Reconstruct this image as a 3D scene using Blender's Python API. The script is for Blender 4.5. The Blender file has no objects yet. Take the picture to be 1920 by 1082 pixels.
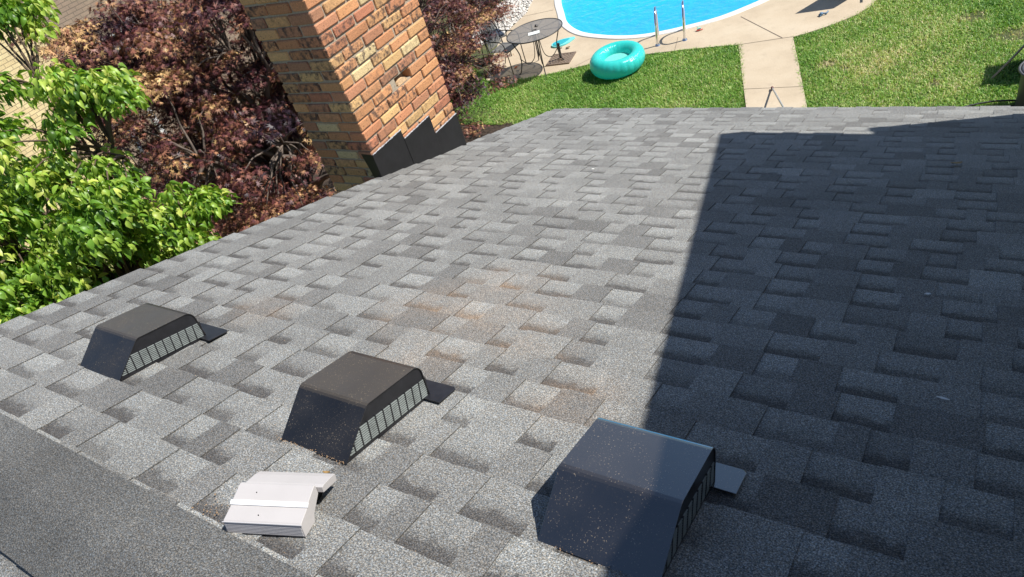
import bpy, bmesh, math, random
import numpy as np
from mathutils import Vector, Matrix, geometry

R = math.radians
random.seed(7)
rng = np.random.default_rng(11)
sc = bpy.context.scene
COL = sc.collection

# ------------------------------------------------------------------ camera
cam = bpy.data.cameras.new('camera')
cam.sensor_fit = 'HORIZONTAL'
cam.sensor_width = 36.0
cam.lens = 1208.37 / 1920 * 36
cam.shift_y = 179.0 / 1920
cam.clip_start = 0.05
cam.clip_end = 400
co = bpy.data.objects.new('camera', cam)
COL.objects.link(co)
CR = Vector((0.83904365, 0.48068541, -0.25484761))
CU = Vector((-0.20991373, 0.71815943, 0.66346308))
CB = Vector((0.50193823, -0.50317847, 0.70346957))
M = Matrix((CR, CU, CB)).transposed().to_4x4()
M.translation = Vector((0, 0, 5.1))
co.matrix_world = M
sc.camera = co

# ------------------------------------------------------------------ light
SUN_AZ, SUN_EL = 60.0, 52.0
sunv = Vector((math.sin(R(SUN_AZ)) * math.cos(R(SUN_EL)), math.cos(R(SUN_AZ)) * math.cos(R(SUN_EL)), math.sin(R(SUN_EL))))
w = bpy.data.worlds.new('World')
sc.world = w
w.use_nodes = True
nt = w.node_tree
for n in list(nt.nodes):
    nt.nodes.remove(n)
sky = nt.nodes.new('ShaderNodeTexSky')
sky.sky_type = 'NISHITA'
sky.sun_disc = False
sky.sun_elevation = R(SUN_EL)
sky.sun_rotation = R(SUN_AZ)
sky.ozone_density = 2.2
sky.air_density = 1.0
sky.dust_density = 0.4
bg = nt.nodes.new('ShaderNodeBackground')
bg.inputs['Strength'].default_value = 0.076
out = nt.nodes.new('ShaderNodeOutputWorld')
nt.links.new(sky.outputs[0], bg.inputs[0])
nt.links.new(bg.outputs[0], out.inputs[0])
sl = bpy.data.lights.new('sun', 'SUN')
sl.energy = 4.2
sl.angle = R(0.53)
sl.color = (1.0, 0.965, 0.905)
so = bpy.data.objects.new('sun', sl)
so.rotation_euler = sunv.to_track_quat('Z', 'Y').to_euler()
so.location = (5, 5, 12)
COL.objects.link(so)
sc.view_settings.view_transform = 'Standard'
sc.view_settings.look = 'None'
sc.view_settings.gamma = 1
sc.view_settings.exposure = 0.68

# ------------------------------------------------------------------ helpers
def link(o, parent=None):
    COL.objects.link(o)
    if parent is not None:
        o.parent = parent
    return o

def tag(o, label=None, cat=None, group=None, kind=None):
    if label: o['label'] = label
    if cat: o['category'] = cat
    if group: o['group'] = group
    if kind: o['kind'] = kind
    return o

def empty(name, loc=(0, 0, 0), mat=None):
    o = bpy.data.objects.new(name, None)
    o.empty_display_size = 0.1
    if mat is not None:
        o.matrix_world = mat
    else:
        o.location = loc
    return link(o)

def npmesh(name, V, F, mats, parent=None, smooth=False, cols=None, fmat=None, corner=None):
    """V (n,3), F list of index tuples or (m,k) array."""
    me = bpy.data.meshes.new(name)
    V = np.asarray(V, dtype=np.float32)
    if isinstance(F, np.ndarray):
        m, k = F.shape
        me.vertices.add(len(V))
        me.vertices.foreach_set('co', V.ravel())
        me.loops.add(m * k)
        me.loops.foreach_set('vertex_index', F.astype(np.int32).ravel())
        me.polygons.add(m)
        me.polygons.foreach_set('loop_start', np.arange(0, m * k, k, dtype=np.int32))
        me.polygons.foreach_set('loop_total', np.full(m, k, dtype=np.int32))
        me.update(calc_edges=True)
    else:
        me.from_pydata([tuple(v) for v in V], [], F)
    if cols is not None:
        a = me.color_attributes.new('tint', 'FLOAT_COLOR', 'POINT')
        c = np.asarray(cols, dtype=np.float32)
        if c.shape[1] == 3:
            c = np.hstack([c, np.ones((len(c), 1), np.float32)])
        a.data.foreach_set('color', c.ravel())
    for m_ in (mats if isinstance(mats, (list, tuple)) else [mats]):
        me.materials.append(m_)
    if fmat is not None:
        me.polygons.foreach_set('material_index', np.asarray(fmat, dtype=np.int32))
    if smooth:
        me.polygons.foreach_set('use_smooth', np.ones(len(me.polygons), dtype=bool))
    me.update()
    o = bpy.data.objects.new(name, me)
    return link(o, parent)

class MB:
    """mesh builder with boxes, prisms and tubes"""
    def __init__(s):
        s.V = []; s.F = []; s.C = []; s.M = []
    def add(s, V, F, col=(1, 1, 1), mi=0):
        b = len(s.V)
        s.V += [tuple(v) for v in V]
        s.F += [tuple(i + b for i in f) for f in F]
        s.C += [col] * len(V)
        s.M += [mi] * len(F)
    def box(s, lo, hi, col=(1, 1, 1), mi=0, T=None):
        x0, y0, z0 = lo; x1, y1, z1 = hi
        V = [(x0, y0, z0), (x1, y0, z0), (x1, y1, z0), (x0, y1, z0), (x0, y0, z1), (x1, y0, z1), (x1, y1, z1), (x0, y1, z1)]
        if T: V = [T(v) for v in V]
        s.add(V, [(0, 3, 2, 1), (4, 5, 6, 7), (0, 1, 5, 4), (1, 2, 6, 5), (2, 3, 7, 6), (3, 0, 4, 7)], col, mi)
    def prism(s, poly, f, col=(1, 1, 1), mi=0):
        """poly: list of 2d; f(p, t) -> 3d for t in 0,1"""
        n = len(poly)
        V = [f(p, 0) for p in poly] + [f(p, 1) for p in poly]
        F = [tuple(range(n - 1, -1, -1)), tuple(range(n, 2 * n))]
        F += [(i, (i + 1) % n, n + (i + 1) % n, n + i) for i in range(n)]
        s.add(V, F, col, mi)
    def tube(s, pts, rad, seg=8, col=(1, 1, 1), mi=0, cap=True):
        pts = [Vector(p) for p in pts]
        if not isinstance(rad, (list, tuple)): rad = [rad] * len(pts)
        V = []; F = []
        up = Vector((0, 0, 1))
        prev = None
        for i, p in enumerate(pts):
            d = (pts[min(i + 1, len(pts) - 1)] - pts[max(i - 1, 0)]).normalized()
            if prev is None:
                a = up.cross(d)
                if a.length < 1e-3: a = Vector((1, 0, 0)).cross(d)
                a.normalize()
            else:
                a = prev - d * prev.dot(d)
                a.normalize()
            prev = a
            b = d.cross(a)
            for k in range(seg):
                t = 2 * math.pi * k / seg
                V.append(p + (a * math.cos(t) + b * math.sin(t)) * rad[i])
        for i in range(len(pts) - 1):
            for k in range(seg):
                F.append((i * seg + k, i * seg + (k + 1) % seg, (i + 1) * seg + (k + 1) % seg, (i + 1) * seg + k))
        if cap:
            F.append(tuple(range(seg - 1, -1, -1)))
            F.append(tuple(range((len(pts) - 1) * seg, len(pts) * seg)))
        s.add(V, F, col, mi)
    def build(s, name, mats, parent=None, smooth=False, bevel=0, T=None, autos=None):
        V = s.V if T is None else [T(v) for v in s.V]
        o = npmesh(name, V, s.F, mats, parent, smooth, [c for c in s.C], s.M)
        if bevel:
            bm = o.modifiers.new('bevel', 'BEVEL'); bm.width = bevel; bm.segments = 2; bm.limit_method = 'ANGLE'; bm.angle_limit = R(40)
        return o

def arc(c, r, a0, a1, n):
    return [(c[0] + r * math.cos(a0 + (a1 - a0) * i / n), c[1] + r * math.sin(a0 + (a1 - a0) * i / n)) for i in range(n + 1)]

def catmull(P, n=6, closed=False):
    P = [Vector(p) for p in P]
    N = len(P); outp = []
    rngi = range(N if closed else N - 1)
    for i in rngi:
        if closed:
            a, b, c, d = P[(i - 1) % N], P[i], P[(i + 1) % N], P[(i + 2) % N]
        else:
            a, b, c, d = P[max(i - 1, 0)], P[i], P[i + 1], P[min(i + 2, N - 1)]
        for k in range(n):
            t = k / n
            outp.append(0.5 * ((2 * b) + (c - a) * t + (2 * a - 5 * b + 4 * c - d) * t * t + (3 * b - a - 3 * c + d) * t ** 3))
    if not closed: outp.append(P[-1])
    return outp

# ------------------------------------------------------------------ materials
def newmat(name):
    m = bpy.data.materials.new(name)
    m.use_nodes = True
    nt = m.node_tree
    b = nt.nodes['Principled BSDF']
    return m, nt, b

def N(nt, t, **kw):
    n = nt.nodes.new(t)
    for k, v in kw.items():
        if k.startswith('i_'):
            n.inputs[k[2:].replace('_', ' ')].default_value = v
        else:
            setattr(n, k, v)
    return n

def ramp(nt, src, stops, interp='LINEAR'):
    r = nt.nodes.new('ShaderNodeValToRGB')
    r.color_ramp.interpolation = interp
    el = r.color_ramp.elements
    while len(el) < len(stops): el.new(0.5)
    for e, (p, c) in zip(el, stops):
        e.position = p
        e.color = (c[0], c[1], c[2], 1) if not isinstance(c, (int, float)) else (c, c, c, 1)
    nt.links.new(src, r.inputs[0])
    return r.outputs[0]

def mixc(nt, fac, a, b, mode='MIX'):
    m = nt.nodes.new('ShaderNodeMix')
    m.data_type = 'RGBA'; m.blend_type = mode
    for s_, v in ((0, fac), (6, a), (7, b)):
        if isinstance(v, (int, float)): m.inputs[s_].default_value = v
        elif isinstance(v, tuple): m.inputs[s_].default_value = (*v, 1) if len(v) == 3 else v
        else: nt.links.new(v, m.inputs[s_])
    return m.outputs[2]

def math_(nt, op, a, b=0.0):
    m = nt.nodes.new('ShaderNodeMath'); m.operation = op
    for i, v in enumerate((a, b)):
        if isinstance(v, (int, float)): m.inputs[i].default_value = v
        else: nt.links.new(v, m.inputs[i])
    return m.outputs[0]

def noise(nt, scale, detail=3, rough=0.55, coord='Object', vec=None, dim='3D'):
    n = nt.nodes.new('ShaderNodeTexNoise')
    n.inputs['Scale'].default_value = scale
    n.inputs['Detail'].default_value = detail
    n.inputs['Roughness'].default_value = rough
    if vec is None:
        tc = nt.nodes.new('ShaderNodeTexCoord'); vec = tc.outputs[coord]
    nt.links.new(vec, n.inputs['Vector'])
    return n.outputs['Fac']

def bump(nt, b, h, dist, strength=1.0):
    n = nt.nodes.new('ShaderNodeBump')
    n.inputs['Distance'].default_value = dist
    n.inputs['Strength'].default_value = strength
    nt.links.new(h, n.inputs['Height'])
    nt.links.new(n.outputs[0], b.inputs['Normal'])

def simple(name, col, rough=0.5, metal=0.0, var=0.12, nscale=20, bumpd=0.0, spec=0.5):
    m, nt, b = newmat(name)
    f = noise(nt, nscale, 4)
    lo = tuple(c * (1 - var) for c in col); hi = tuple(min(1, c * (1 + var)) for c in col)
    c = ramp(nt, f, [(0.3, lo), (0.7, hi)])
    nt.links.new(c, b.inputs['Base Color'])
    b.inputs['Roughness'].default_value = rough
    b.inputs['Metallic'].default_value = metal
    b.inputs['Specular IOR Level'].default_value = spec
    if bumpd: bump(nt, b, f, bumpd)
    return m

def mat_shingle(name, tint=(1, 1, 1), stains=True):
    m, nt, b = newmat(name)
    at = N(nt, 'ShaderNodeAttribute', attribute_name='tint')
    sep = nt.nodes.new('ShaderNodeSeparateColor')
    nt.links.new(at.outputs['Color'], sep.inputs[0])
    tone, v, gap = sep.outputs[0], sep.outputs[1], sep.outputs[2]
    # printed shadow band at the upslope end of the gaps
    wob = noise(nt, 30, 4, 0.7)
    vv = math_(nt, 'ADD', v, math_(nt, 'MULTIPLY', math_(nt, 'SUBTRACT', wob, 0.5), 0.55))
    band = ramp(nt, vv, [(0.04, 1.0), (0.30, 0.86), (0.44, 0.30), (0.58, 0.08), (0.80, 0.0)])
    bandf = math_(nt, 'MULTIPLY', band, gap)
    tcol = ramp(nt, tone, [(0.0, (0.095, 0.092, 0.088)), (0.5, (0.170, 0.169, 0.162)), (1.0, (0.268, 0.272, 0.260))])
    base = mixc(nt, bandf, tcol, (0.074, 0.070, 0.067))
    # large soft weathering
    big = noise(nt, 1.6, 4)
    base = mixc(nt, 1.0, base, ramp(nt, big, [(0.3, 0.84), (0.7, 1.12)]), 'MULTIPLY')
    if stains:
        tc = nt.nodes.new('ShaderNodeTexCoord')
        tot = None
        for (px, py, pz, rr) in STAINS:
            vm = N(nt, 'ShaderNodeVectorMath', operation='DISTANCE')
            nt.links.new(tc.outputs['Object'], vm.inputs[0])
            vm.inputs[1].default_value = (px, py, pz)
            mr = N(nt, 'ShaderNodeMapRange')
            mr.inputs['From Min'].default_value = rr; mr.inputs['From Max'].default_value = 0.0
            nt.links.new(vm.outputs['Value'], mr.inputs[0])
            tot = mr.outputs[0] if tot is None else math_(nt, 'MAXIMUM', tot, mr.outputs[0])
        sn = noise(nt, 7, 5, 0.6)
        sf = math_(nt, 'MULTIPLY', tot, ramp(nt, sn, [(0.30, 0.0), (0.62, 1.0)]))
        base = mixc(nt, math_(nt, 'MULTIPLY', sf, math_(nt, 'ADD', 0.24, math_(nt, 'MULTIPLY', bandf, 0.36))), base, (0.36, 0.24, 0.145))
    # mineral granules
    g1 = noise(nt, 290, 2, 0.6)
    g2 = noise(nt, 620, 1, 0.5)
    gr = ramp(nt, g1, [(0.30, 0.28), (0.45, 0.68), (0.55, 1.12), (0.70, 2.15)])
    base = mixc(nt, 1.0, base, gr, 'MULTIPLY')
    base = mixc(nt, 1.0, base, ramp(nt, g2, [(0.3, 0.72), (0.7, 1.3)]), 'MULTIPLY')
    hue = noise(nt, 240, 1)
    base = mixc(nt, 0.5, base, mixc(nt, 1.0, base, ramp(nt, hue, [(0.35, (0.84, 1.0, 1.2)), (0.65, (1.2, 1.0, 0.78))]), 'MULTIPLY'))
    if tint != (1, 1, 1):
        base = mixc(nt, 1.0, base, tint, 'MULTIPLY')
    nt.links.new(base, b.inputs['Base Color'])
    b.inputs['Roughness'].default_value = 0.82
    b.inputs['Specular IOR Level'].default_value = 0.35
    bump(nt, b, g1, 0.0016, 0.8)
    return m

def mat_brick(name, mortar=False):
    m, nt, b = newmat(name)
    if mortar:
        f = noise(nt, 90, 4)
        c = ramp(nt, f, [(0.3, (0.30, 0.25, 0.19)), (0.7, (0.46, 0.39, 0.29))])
    else:
        at = N(nt, 'ShaderNodeAttribute', attribute_name='tint')
        f = noise(nt, 26, 5, 0.7)
        sm = noise(nt, 120, 3)
        c = mixc(nt, 1.0, at.outputs['Color'], ramp(nt, sm, [(0.3, 0.78), (0.7, 1.2)]), 'MULTIPLY')
        # dark fired scorch patches, strength stored in alpha
        sc_ = ramp(nt, f, [(0.45, 0.0), (0.60, 0.9)])
        c = mixc(nt, math_(nt, 'MULTIPLY', sc_, at.outputs['Alpha']), c, (0.065, 0.045, 0.038))
        pit = noise(nt, 70, 1)
        c = mixc(nt, ramp(nt, pit, [(0.68, 0.0), (0.74, 0.7)]), c, (0.10, 0.05, 0.03))
    nt.links.new(c, b.inputs['Base Color'])
    b.inputs['Roughness'].default_value = 0.88
    bump(nt, b, noise(nt, 110, 4), 0.004, 0.7)
    return m

def mat_leaf(name, stops, rough=0.42, trans=0.35, spec=0.5):
    m, nt, b = newmat(name)
    at = N(nt, 'ShaderNodeAttribute', attribute_name='tint')
    sep = nt.nodes.new('ShaderNodeSeparateColor')
    nt.links.new(at.outputs['Color'], sep.inputs[0])
    c = ramp(nt, sep.outputs[0], stops)
    c = mixc(nt, 1.0, c, ramp(nt, sep.outputs[1], [(0.0, 0.72), (1.0, 1.25)]), 'MULTIPLY')
    nt.links.new(c, b.inputs['Base Color'])
    b.inputs['Roughness'].default_value = rough
    b.inputs['Specular IOR Level'].default_value = spec
    tr = nt.nodes.new('ShaderNodeBsdfTranslucent')
    tcol = mixc(nt, 1.0, c, (1.3, 1.35, 0.6), 'MULTIPLY')
    nt.links.new(tcol, tr.inputs['Color'])
    ms = nt.nodes.new('ShaderNodeMixShader')
    ms.inputs[0].default_value = trans
    o = nt.nodes['Material Output']
    nt.links.new(b.outputs[0], ms.inputs[1]); nt.links.new(tr.outputs[0], ms.inputs[2])
    nt.links.new(ms.outputs[0], o.inputs[0])
    return m

# ------------------------------------------------------------------ roof frame
PITCH = 0.306072
CP, SP = math.cos(PITCH), math.sin(PITCH)
DR = 1.02
def RP(x, s, h=0.0):
    """roof coordinates (along the eave, down the slope, height off the roof) -> world"""
    return Vector((x, s * CP + (h - DR) * SP, 5.1 - s * SP + (h - DR) * CP))
def roof_matrix(x, s, rot=0.0, h=0.0):
    ex = Vector((1, 0, 0)); ey = Vector((0, CP, -SP)); ez = Vector((0, SP, CP))
    m = Matrix((ex, ey, ez)).transposed() @ Matrix.Rotation(rot, 3, 'Z')
    m = m.to_4x4(); m.translation = RP(x, s, h)
    return m

RAKE, XR = -3.335, 1.56
SRIDGE, SEAVE = 0.365, 5.815
RIDGE = RP(0, SRIDGE)
STAINS = []
for (x, s, r) in ((-1.33, 1.72, 0.42), (-1.55, 1.72, 0.34), (-2.25, 1.45, 0.20), (-0.78, 1.36, 0.22), (-1.42, 2.0, 0.28), (-1.1, 1.62, 0.25), (-1.35, 1.4, .25)):
    p = RP(x, s); STAINS.append((p.x, p.y, p.z, r))

M_SH = mat_shingle('shingle granules')
M_CAP = mat_shingle('ridge cap granules', (0.62, 0.625, 0.63), False)
M_FASCIA = simple('painted fascia', (0.55, 0.53, 0.5), 0.5)
M_BLACK = simple('black coated metal', (0.014, 0.014, 0.017), 0.38, 0.0, 0.3, 30)

def mat_dusty(nm, coat, film_k, lo, hi):
    m, nt, b = newmat(nm)
    f = noise(nt, 8, 4)
    c = ramp(nt, f, [(0.3, (0.011, 0.0115, 0.014)), (0.7, (0.020, 0.0195, 0.022))])
    g = N(nt, 'ShaderNodeNewGeometry')
    # fine dust film and pollen grains that settled on the metal
    sp = noise(nt, 260, 2, 0.6)
    sf = ramp(nt, sp, [(0.64, 0.0), (0.70, 0.7)])
    pa = noise(nt, 9, 3)
    sn_ = nt.nodes.new('ShaderNodeSeparateXYZ'); nt.links.new(g.outputs['Normal'], sn_.inputs[0])
    film = math_(nt, 'ADD', ramp(nt, pa, [(0.35, 0.0), (0.65, 0.02)]), ramp(nt, sn_.outputs[2], [(0.895, 0.0), (0.945, film_k)]))
    c = mixc(nt, film, c, (0.20, 0.16, 0.11))
    c = mixc(nt, math_(nt, 'MULTIPLY', sf, ramp(nt, noise(nt, 17, 3), [(0.38, 0.15), (0.62, 1.0)])), c, (0.42, 0.33, 0.22))
    nt.links.new(c, b.inputs['Base Color'])
    r = ramp(nt, pa, [(0.3, lo), (0.7, hi)])
    b.inputs['Coat Weight'].default_value = coat; b.inputs['Coat Roughness'].default_value = 0.10; b.inputs['Coat IOR'].default_value = 2.1
    nt.links.new(r, b.inputs['Roughness'])
    bump(nt, b, noise(nt, 4, 2), 0.003, 0.4)
    return m
M_DUST = mat_dusty('dusty black metal', 0.08, 0.24, 0.30, 0.45)
M_GLOSS = mat_dusty('shiny black metal', 1.0, 0.08, 0.18, 0.30)

# ------------------------------------------------------------------ house
house = empty('brick_house', (0, 2.6, 0))
tag(house, 'house with the big grey shingle roof and brick chimney that fill the photo', 'house')
def par(o, parent):
    """parent keeping world placement"""
    o.parent = parent
    o.matrix_parent_inverse = parent.matrix_world.inverted()
    return o
bpy.context.view_layer.update()

YB = RIDGE.y - 4.4   # far edge of the back slope
zr = RIDGE.z
# roof deck (both slopes), just under the shingles
mb = MB()
pe = RP(0, SEAVE - 0.012, -0.004); pr = RP(0, SRIDGE, -0.004)
poly = [(pe.y, pe.z), (pr.y, pr.z), (YB, pr.z - (pr.y - YB) * math.tan(PITCH)), (YB, pr.z - (pr.y - YB) * math.tan(PITCH) - 0.16), (pr.y, pr.z - 0.16), (pe.y, pe.z - 0.16)]
mb.prism(poly, lambda p, t: (RAKE + 0.02 + t * (XR - RAKE), p[0], p[1]))
deck = par(mb.build('roof', M_FASCIA), house)

# shingles of the front slope: real laminated courses
EXPO = 0.1428
V = []; F = []; C = []
def quad(a, b, c, d, ca, cb, cc, cd):
    n = len(V); V.extend((a, b, c, d)); C.extend((ca, cb, cc, cd)); F.append((n, n + 1, n + 2, n + 3))
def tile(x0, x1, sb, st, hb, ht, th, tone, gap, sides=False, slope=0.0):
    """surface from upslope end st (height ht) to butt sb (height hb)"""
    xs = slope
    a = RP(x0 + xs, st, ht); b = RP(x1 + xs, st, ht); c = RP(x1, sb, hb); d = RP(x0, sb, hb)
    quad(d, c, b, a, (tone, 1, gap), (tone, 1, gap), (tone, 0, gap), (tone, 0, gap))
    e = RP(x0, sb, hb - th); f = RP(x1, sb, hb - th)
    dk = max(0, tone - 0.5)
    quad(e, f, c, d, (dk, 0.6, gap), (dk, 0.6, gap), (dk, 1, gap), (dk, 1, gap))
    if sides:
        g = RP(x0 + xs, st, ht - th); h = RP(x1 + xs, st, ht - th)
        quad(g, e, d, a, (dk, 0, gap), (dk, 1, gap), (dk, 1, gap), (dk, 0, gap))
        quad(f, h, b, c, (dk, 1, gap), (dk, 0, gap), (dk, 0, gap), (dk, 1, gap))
s_b = SEAVE
ci = 0
while s_b > SRIDGE + 0.10:
    st = s_b - EXPO - 0.012
    x = RAKE + random.uniform(-0.006, 0.008)
    gap = random.random() < 0.5
    first = True
    run = random.uniform(0, 1.0)
    while x < XR:
        if gap: wd = random.choice((0.095, 0.12, 0.14, 0.155, 0.175)) * random.uniform(0.92, 1.08)
        else: wd = random.choice((0.08, 0.10, 0.125, 0.15, 0.18)) * random.uniform(0.9, 1.1)
        x1 = min(x + wd, XR)
        lift = random.uniform(0, 0.0012)
        if gap:
            tone = min(1, max(0, random.gauss(0.80, 0.10)))
            st_ = random.choice((1.0, 1.0, 0.9, 0.8, 0.6))
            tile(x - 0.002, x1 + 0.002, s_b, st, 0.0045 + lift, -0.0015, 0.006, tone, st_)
        else:
            tone = min(1, max(0.1, random.gauss(0.66, 0.11)))
            if random.random() < 0.15: tone = random.uniform(0.25, 0.45)
            # base layer below the tooth
            tile(x, x1, s_b, st, 0.0040, -0.0015, 0.006, 0.5, 0.6)
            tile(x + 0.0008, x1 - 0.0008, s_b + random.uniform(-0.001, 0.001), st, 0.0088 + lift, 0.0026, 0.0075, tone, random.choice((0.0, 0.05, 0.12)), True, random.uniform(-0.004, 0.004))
        x = x1
        gap = not gap
    s_b -= EXPO
    ci += 1
sh = par(npmesh('shingles', V, F, M_SH, None, False, np.array(C)), deck)

# ridge cap shingles
V = []; F = []; C = []
x = RAKE - 0.01
k = 0
zb = math.tan(PITCH)
NS = 10
while x < XR:
    ln = 0.145
    tn = random.uniform(0.42, 0.62)
    # each cap laps the one before it; the cross section follows the rounded ridge
    prof = []
    for i in range(NS + 1):
        t = i / NS
        s = -0.152 + 0.304 * t
        a = PITCH * max(-1, min(1, s / 0.035))
        # rounded top
        if abs(s) < 0.035: zz = -(s * s) / (2 * 0.035) * math.sin(PITCH) / 1.0; yy = s
        else:
            sg = 1 if s > 0 else -1
            zz = -0.035 * math.sin(PITCH) / 2 - (abs(s) - 0.035) * math.sin(PITCH); yy = sg * (0.035 + (abs(s) - 0.035) * math.cos(PITCH))
        prof.append((yy, zz))
    th = 0.006
    for i in range(NS):
        (y0, z0), (y1, z1) = prof[i], prof[i + 1]
        zt0 = RIDGE.z + 0.012
        a = (x, RIDGE.y + y0, zt0 + z0 + 0.0055); b = (x, RIDGE.y + y1, zt0 + z1 + 0.0055)
        c = (x + ln + 0.01, RIDGE.y + y1, zt0 + z1 - 0.0005); d = (x + ln + 0.01, RIDGE.y + y0, zt0 + z0 - 0.0005)
        quad(a, d, c, b, *[(tn, .9, 0)] * 4)
        quad((a[0], a[1], a[2] - th), a, b, (b[0], b[1], b[2] - th), *[(0.1, .9, 0)] * 4)
        if i == NS - 1: quad((b[0], b[1], b[2] - .014), (c[0], c[1], c[2] - .014), c, b, *[(0.1, .9, 0)] * 4)
        if i == 0: quad((d[0], d[1], d[2] - .014), (a[0], a[1], a[2] - .014), a, d, *[(0.1, .9, 0)] * 4)
    x += ln
par(npmesh('ridge_cap', V, F, M_CAP, None, False, np.array(C)), deck)

# back slope shingles
V = []; F = []; C = []
sb = 4.55
def BP(x, s, h=0.0):
    p = RP(x, SRIDGE + s, h)
    return Vector((p.x, 2 * RIDGE.y - p.y, p.z))
while sb > 0.02:
    x = RAKE
    while x < XR:
        wd = random.uniform(0.12, 0.28); x1 = min(x + wd, XR)
        tn = random.gauss(0.7, 0.1); tn = min(1, max(0, tn)); lf = random.choice((0.0045, 0.0085))
        a = BP(x, sb, lf); b = BP(x1, sb, lf); c = BP(x1, max(0, sb - 0.155), lf - 0.0055); d = BP(x, max(0, sb - 0.155), lf - 0.0055)
        quad(a, b, c, d, (tn, 1, .4), (tn, 1, .4), (tn, 0, .4), (tn, 0, .4))
        quad(BP(x, sb, -.002), BP(x1, sb, -.002), b, a, *[(.1, 1, 0)] * 4)
        x = x1
    sb -= EXPO
par(npmesh('shingles', V, F, M_SH, None, False, np.array(C)), deck)

# walls under the roof
M_WALL = None
def mat_wallbrick(name, c1, c2, mort, sx=1.0):
    m, nt, b = newmat(name)
    tc = nt.nodes.new('ShaderNodeTexCoord')
    mp = N(nt, 'ShaderNodeMapping')
    nt.links.new(tc.outputs['Object'], mp.inputs[0])
    # wall runs along y: put (y, z) into the texture plane
    sp = nt.nodes.new('ShaderNodeSeparateXYZ'); cb = nt.nodes.new('ShaderNodeCombineXYZ')
    nt.links.new(mp.outputs[0], sp.inputs[0])
    ad = math_(nt, 'ADD', sp.outputs[0], sp.outputs[1])
    nt.links.new(ad, cb.inputs[0]); nt.links.new(sp.outputs[2], cb.inputs[1])
    br = nt.nodes.new('ShaderNodeTexBrick')
    br.inputs['Scale'].default_value = 1.0
    br.inputs['Brick Width'].default_value = 0.205
    br.inputs['Row Height'].default_value = 0.0677
    br.inputs['Mortar Size'].default_value = 0.0065
    br.inputs['Mortar Smooth'].default_value = 0.2
    br.inputs['Color1'].default_value = (*c1, 1); br.inputs['Color2'].default_value = (*c2, 1); br.inputs['Mortar'].default_value = (*mort, 1)
    nt.links.new(cb.outputs[0], br.inputs['Vector'])
    c = mixc(nt, 1.0, br.outputs['Color'], ramp(nt, noise(nt, 3, 4), [(0.3, 0.88), (0.7, 1.1)]), 'MULTIPLY')
    c = mixc(nt, 1.0, c, ramp(nt, noise(nt, 60, 3), [(0.3, 0.86), (0.7, 1.12)]), 'MULTIPLY')
    nt.links.new(c, b.inputs['Base Color'])
    b.inputs['Roughness'].default_value = 0.9
    bump(nt, b, math_(nt, 'SUBTRACT', 1.0, br.outputs['Fac']), 0.006, 0.8)
    return m
M_WB = mat_wallbrick('orange wall brick', (0.42, 0.20, 0.09), (0.30, 0.12, 0.055), (0.36, 0.32, 0.26))
mb = MB()
x0, x1 = -3.29, XR
ye = RP(0, SEAVE).y - 0.32; ze = 5.1
def under(y): 
    return (RP(0, SRIDGE).z - 0.17) - abs(y - RIDGE.y) * math.tan(PITCH)
yb = YB + 0.3
poly = [(yb, 0.0), (ye, 0.0), (ye, under(ye)), (RIDGE.y, under(RIDGE.y)), (yb, under(yb))]
mb.prism(poly, lambda p, t: (x0 + t * (x1 - x0), p[0], p[1]))
par(mb.build('wall', M_WB), house)
# drip edge along eave and rake
mb = MB()
mb.box((RAKE - 0.004, pe.y - 0.02, pe.z - 0.055), (XR, pe.y + 0.008, pe.z - 0.002))
for (a, b) in (((pe.y, pe.z), (pr.y, pr.z)),):
    poly = [(a[0], a[1] - 0.003), (b[0], b[1] - 0.003), (b[0], b[1] - 0.13), (a[0], a[1] - 0.13)]
    mb.prism(poly, lambda p, t: (RAKE + 0.004 + t * 0.014, p[0], p[1]))
par(mb.build('drip_edge', simple('brown drip edge', (0.10, 0.085, 0.07), 0.5)), deck)

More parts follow.
